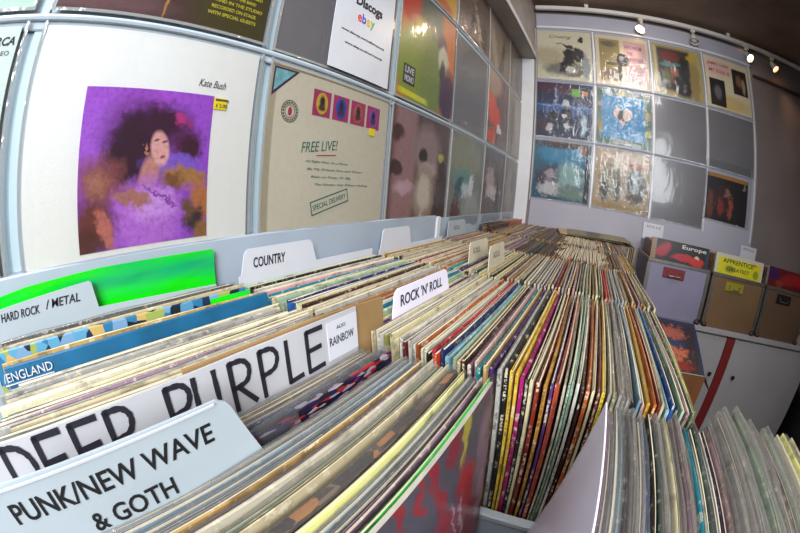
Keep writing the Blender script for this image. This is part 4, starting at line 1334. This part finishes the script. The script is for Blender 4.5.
def hard(root, at, yd):
    text_mesh('lettering', 'HARD ROCK', M['navyprint'], at(-0.038, 1.075), YD, (0, 0, 1), 0.052, 0.0085, root, shear=0.2, weight=0.01)
    text_mesh('lettering', '/ METAL', M['navyprint'], at(0.022, 1.077), YD, (0, 0, 1), 0.044, 0.009, root, shear=0.2, weight=0.01)


ho = [(-0.06, 0.76), (0.250, 0.76), (0.250, 1.060), (0.088, 1.066), (0.083, 1.093), (0.080, 1.095), (-0.045, 1.087), (-0.06, 1.080)]
divider(0.034, ho, M['card_grey'], 'pale divider with hand written HARD ROCK / METAL tab in front of the neon green one', 0.03, 0.0014, text_fn=hard)


# COUNTRY
def country(root, at, yd):
    text_mesh('lettering', 'COUNTRY', M['navyprint'], at(0.315, 1.0690), YD, yd, 0.060, 0.0145, root, weight=0.02)


divider(0.030, tab_outline(0.29, 0.605, 0.302, 0.432, 1.096, 1.061, 0.76), M['card_white'], 'white divider tab reading COUNTRY at left end of the second bin', 0.02, text_fn=country)


def rnr(root, at, yd):
    text_mesh('lettering', "ROCK 'N' ROLL", M['navyprint'], at(0.353, 1.0580), YD, yd, 0.112, 0.0135, root, weight=0.015)


divider(0.2385, tab_outline(0.298, 0.61, 0.343, 0.482, 1.079, 1.040, 0.76), M['card_lilac'], "white divider tab reading ROCK 'N' ROLL in middle of the second bin", 0.10, text_fn=rnr)
divider(0.030, tab_outline(0.63, 0.945, 0.642, 0.752, 1.096, 1.055, 0.76), M['card_white'], 'blank white divider tab at the left end of the third bin', 0.02)


def faint(y, z, w):
    def fn(root, at, yd):
        text_mesh('lettering', 'SOUL', M['steel'], at(y, z), YD, yd, w, 0.012, root)
    return fn


divider(0.030, tab_outline(0.975, 1.285, 0.99, 1.125, 1.096, 1.05, 0.76), M['card_grey'], 'faded white divider tab at the left end of the fourth bin', 0.02, text_fn=faint(1.03, 1.068, 0.05))
divider(0.196, tab_outline(0.636, 0.945, 0.703, 0.822, 1.087, 1.040, 0.76), M['card_cream'], 'cream divider tab in the third bin, left one of the pair', 0.08, text_fn=faint(0.72, 1.062, 0.05))
divider(0.244, tab_outline(0.636, 0.945, 0.68, 0.79, 1.089, 1.040, 0.76), M['card_cream'], 'cream divider tab in the third bin, right one of the pair', 0.08, text_fn=faint(0.705, 1.063, 0.05))

# ------------------------------------------------------------------ white cabinet under the far wall with flight cases
cb = empty('cabinet', (1.4, 1.78, 0.0))
tag(cb, 'low white cabinet with dark red strip and small black knobs under the record cases', 'cabinet')


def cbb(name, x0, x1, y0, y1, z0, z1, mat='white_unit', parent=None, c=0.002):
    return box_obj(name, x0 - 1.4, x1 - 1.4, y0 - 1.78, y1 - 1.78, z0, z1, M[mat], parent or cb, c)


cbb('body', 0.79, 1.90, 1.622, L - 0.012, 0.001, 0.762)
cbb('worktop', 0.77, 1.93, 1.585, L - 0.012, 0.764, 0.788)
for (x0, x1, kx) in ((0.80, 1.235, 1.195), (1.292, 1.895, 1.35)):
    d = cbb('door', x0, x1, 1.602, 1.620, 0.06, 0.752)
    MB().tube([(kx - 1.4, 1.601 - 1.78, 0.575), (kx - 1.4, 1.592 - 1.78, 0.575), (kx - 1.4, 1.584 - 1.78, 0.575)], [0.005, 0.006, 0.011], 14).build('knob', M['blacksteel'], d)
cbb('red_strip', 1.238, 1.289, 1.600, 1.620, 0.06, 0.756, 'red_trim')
cbb('plinth', 0.80, 1.89, 1.605, 1.621, 0.001, 0.055, 'case_dark')
dk = empty('crate', (2.2, 1.6, 0))
tag(dk, 'black box standing on the floor right of the white cabinet', 'box')
MB().box(-0.24, 0.24, -0.25, 0.25, 0.001, 0.5, 0, 0.01).build('body', M['blacksteel'], dk)
MB().box(-0.245, 0.245, -0.255, 0.255, 0.501, 0.53, 0, 0.006).build('lid', M['blacksteel'], dk)


def flight_case(x0, w, board, label, art, latchmat, artbase, seed):
    """a front-opening record case without its lid: three sides, rim, latch, ball corners, one record face-out in front"""
    root = empty('record_case', (x0, 1.6, 0.7895))
    tag(root, label, 'record case', 'record cases on the white cabinet')
    D, H = 0.345, 0.225
    mb = MB()
    mb.box(0, w, 0, 0.008, 0.0, H, 0, 0.001).box(0, 0.008, 0.0085, D, 0, H, 0, 0.001).box(w - 0.008, w, 0.0085, D, 0, H, 0, 0.001).box(0.0085, w - 0.0085, D - 0.008, D, 0, H + 0.07, 0, 0.001).box(0.0085, w - 0.0085, 0.0085, D - 0.0085, 0, 0.01)
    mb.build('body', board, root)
    ed = MB()
    ed.box(-0.003, w + 0.003, -0.004, 0.010, H + 0.0005, H + 0.014, 0, 0.001)
    ed.box(-0.003, 0.010, 0.011, D, H + 0.0005, H + 0.014, 0, 0.001).box(w - 0.010, w + 0.003, 0.011, D, H + 0.0005, H + 0.014, 0, 0.001)
    ed.build('metal_rim', M['steel'], root)
    for a_, b_ in ((-0.004, 0.014), (w - 0.014, w + 0.004)):
        MB().box(a_, b_, -0.003, -0.0003, 0.02, H - 0.002).build('corner_edging', M['steel'], root)
    for cx in (0.012, w - 0.012):
        MB().tube([(cx, -0.004, -0.0), (cx, -0.004, 0.012), (cx, -0.003, 0.022)], [0.014, 0.014, 0.003], 12).build('corner_protector', M['case_dark'], root, smooth=True)
    la = MB()
    lx = w * 0.42
    la.box(lx - 0.055, lx + 0.055, -0.005, -0.0004, H - 0.055, H - 0.012, 0, 0.003)
    lo = la.build('latch_plate', latchmat, root)
    MB().tube([(lx - 0.03, -0.008, H - 0.028), (lx - 0.028, -0.014, H - 0.044), (lx + 0.028, -0.014, H - 0.044), (lx + 0.03, -0.008, H - 0.028)], 0.003, 8).build('handle', M['steel'], lo, smooth=True)
    # records inside
    gname = 'records inside the cases on the cabinet'
    y = 0.018
    for i in range(3):
        vs, fs = [], []
        t, hh = 0.004, 0.314
        cvb = MB()
        cvb.add([(0, 0, 0), (0.300, 0, 0), (0.300, 0, hh), (0, 0, hh)], [(0, 1, 2, 3)], 0)
        cvb.add([(0, 0, 0), (0.300, 0, 0), (0.300, 0, hh), (0, 0, hh), (0, t, 0), (0.300, t, 0), (0.300, t, hh), (0, t, hh)], [(5, 4, 7, 6), (1, 0, 4, 5), (3, 2, 6, 7), (0, 3, 7, 4), (2, 1, 5, 6)], 1)
        col = ['dark grey', 'brown', 'dark red', 'tan'][(i + seed) % 4]
        o = cvb.build('record', [art if i == 0 else R[col], M['paper_edge']], None, (x0 + (w - 0.300) / 2, 1.6 + y, 0.800 + 0.0005), (rad(-3), 0, 0))
        names = {0: artbase, 1: '%s record second from the front in the %s' % (col, label.split(' record case')[0] + ' case'), 2: '%s record third from the front in the %s' % (col, label.split(' record case')[0] + ' case')}
        tag(o, names[i], 'record', gname)
        y += 0.008
    for i in range(14):
        pass
    st = MB()
    for i in range(30):
        yy = 0.05 + i * 0.0088
        hz = 0.306 + rr.uniform(-0.004, 0.003)
        st.box(0.02, w - 0.02, yy, yy + 0.0055, 0.011, hz, i % 5)
    o = st.build('record', [R['brown'], R['dark red'], R['tan'], R['black'], R['grey']], None, (x0, 1.6, 0.7895))
    tag(o, 'packed records filling the back of the %s case' % label.split(' record case')[0], 'record', None, 'stuff')
    return root


a1 = artwork('black red rock print', '14100f', [(0.2, 0.86, 0.14, 0.08, 'a01c30', 0.4, 'e', 40), (0.55, 0.80, 0.2, 0.05, 'b02030', 0.4), (0.78, 0.78, 0.14, 0.06, 'c02420', 0.4), (0.03, 0.9, 0.05, 0.2, '8a6a50', 0.3, 'r'), (0.80, 0.84, 0.04, 0.02, 'c0b8a0', 0.4), (0.98, 0.85, 0.04, 0.15, '1c3048', 0.4)], warp=0.03, grain=0.2)
a2 = artwork('yellow framed print', 'bdb8ac', [(0.5, 0.82, 0.45, 0.13, 'c8c020', 0.08, 'r'), (0.3, 0.8, 0.1, 0.05, '8a8c1c', 0.5), (0.85, 0.80, 0.06, 0.06, '8a9020', 0.4), (0.8, 0.93, 0.05, 0.02, 'c87820', 0.4)], warp=0.0, grain=0.1)
a3 = artwork('dark red purple print', '5a141a', [(0.1, 0.9, 0.15, 0.1, '3a1450', 0.5), (0.5, 0.85, 0.2, 0.08, '8a1c20', 0.5), (0.3, 0.78, 0.1, 0.05, '7a3a20', 0.5), (0.8, 0.88, 0.2, 0.08, '9a1c18', 0.5)], warp=0.05, grain=0.2)
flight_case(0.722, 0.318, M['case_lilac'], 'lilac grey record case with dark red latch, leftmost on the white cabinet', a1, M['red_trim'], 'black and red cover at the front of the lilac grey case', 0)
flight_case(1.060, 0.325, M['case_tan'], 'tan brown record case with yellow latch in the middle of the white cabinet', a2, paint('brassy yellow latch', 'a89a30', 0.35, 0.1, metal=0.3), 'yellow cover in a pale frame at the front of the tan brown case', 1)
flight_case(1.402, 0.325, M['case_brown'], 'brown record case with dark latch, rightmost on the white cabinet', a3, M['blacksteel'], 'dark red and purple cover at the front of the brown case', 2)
# lettering on the two front covers
for nm, body, mt, o, w, h in (('lettering', 'Europe', M['lamp_white'], (0.885, 1.6105, 1.085), 0.13, 0.022), ('lettering', 'APPRENTICE', M['blacksteel'], (1.115, 1.6105, 1.075), 0.19, 0.020), ('lettering', 'GREATEST', M['blacksteel'], (1.145, 1.6105, 1.045), 0.14, 0.016)):
    ob = text_mesh(nm, body, mt, (0, 0, 0), (1, 0, 0), (0, 0, 1), w, h, None, weight=0.01)
    par = [q for q in bpy.data.objects if q.name.startswith('record') and q.get('label', '').startswith('black and red cover' if body == 'Europe' else 'yellow cover in')][0]
    ob.parent = par
    ob.location = (o[0] - par.location.x, -0.0004, o[2] - par.location.z)
# white index tabs standing up behind the cases
for x0, w, lab, lb in ((0.70, 0.12, 'small white index tab sticking up behind the lilac grey case', 1.06), (1.335, 0.12, 'small white index tab sticking up behind the gap beside the brown case', 1.06)):
    r_ = empty('divider_card', (x0 + 0.03, 1.9565, 0.7895))
    tag(r_, lab, 'divider card')
    MB().box(0, w, 0, 0.0015, 0.0, 0.375, 0, 0.0004).build('card', M['card_white'], r_)
    text_mesh('lettering', 'ROCK A-Z', M['navyprint'], (0.02, -0.0003, 0.352), (1, 0, 0), (0, 0, 1), 0.08, 0.012, r_)

# ------------------------------------------------------------------ carton with a bright record between the bins and the cabinet
CX, CY = 0.825, 1.32
ct = empty('cardboard_box', (CX, CY, 0.30))
tag(ct, 'brown cardboard carton between the record bins and the white cabinet', 'box')
m_ = MB()
w, d, h = 0.158, 0.14, 0.42
m_.box(-w, w, -d, -d + 0.005, 0.001, h).box(-w, w, d - 0.005, d, 0.001, h + 0.075).box(-w, -w + 0.005, -d + 0.0055, d - 0.0055, 0.001, h).box(w - 0.005, w, -d + 0.0055, d - 0.0055, 0.001, h).box(-w, w, -d, d, -0.004, 0.0005)
m_.build('body', M['carton'], ct)
MB().add([(w, -d, h), (w, d, h), (w + 0.05, d, h - 0.06), (w + 0.05, -d, h - 0.06)], [(0, 3, 2, 1)]).build('flap', M['carton'], ct)
st = empty('stool', (CX, CY, 0))
tag(st, 'low wooden stool carrying the brown carton, mostly hidden behind the bins', 'stool')
MB().box(-0.17, 0.17, -0.16, 0.16, 0.265, 0.295, 0, 0.004).build('seat', M['wood'], st)
for sx in (-1, 1):
    for sy in (-1, 1):
        MB().box(sx * 0.15 - 0.015, sx * 0.15 + 0.015, sy * 0.13 - 0.015, sy * 0.13 + 0.015, 0.001, 0.264, 0, 0.003).build('leg', M['wood'], st)
a4 = artwork('multicoloured crowd print', '2a2430', [(0.3, 0.7, 0.2, 0.15, '8a2c2c', 0.5), (0.6, 0.72, 0.2, 0.12, 'a0584c', 0.5), (0.5, 0.5, 0.3, 0.07, '1c3c68', 0.4), (0.6, 0.32, 0.2, 0.12, 'b8684c', 0.5), (0.3, 0.25, 0.2, 0.12, 'a02c24', 0.5), (0.5, 0.1, 0.4, 0.08, '902420', 0.5), (0.5, 0.97, 0.6, 0.03, '1c3058', 0.2, 'r'), (0.98, 0.5, 0.025, 0.6, '1c3058', 0.2, 'r')], warp=0.12, wscale=14, grain=0.3)
cv = MB()
t = 0.004
cv.add([(0, 0, 0), (0.313, 0, 0), (0.313, 0, 0.313), (0, 0, 0.313)], [(0, 1, 2, 3)], 0)
cv.add([(0, 0, 0), (0.313, 0, 0), (0.313, 0, 0.313), (0, 0, 0.313), (0, t, 0), (0.313, t, 0), (0.313, t, 0.313), (0, t, 0.313)], [(5, 4, 7, 6), (1, 0, 4, 5), (3, 2, 6, 7), (0, 3, 7, 4), (2, 1, 5, 6)], 1)
o = cv.build('record', [a4, M['paper_edge']], None, (0.662, 1.176, 0.7255), (rad(-73), 0, 0))
tag(o, 'multicoloured red and blue record cover with navy frame lying tilted on the brown carton', 'record')
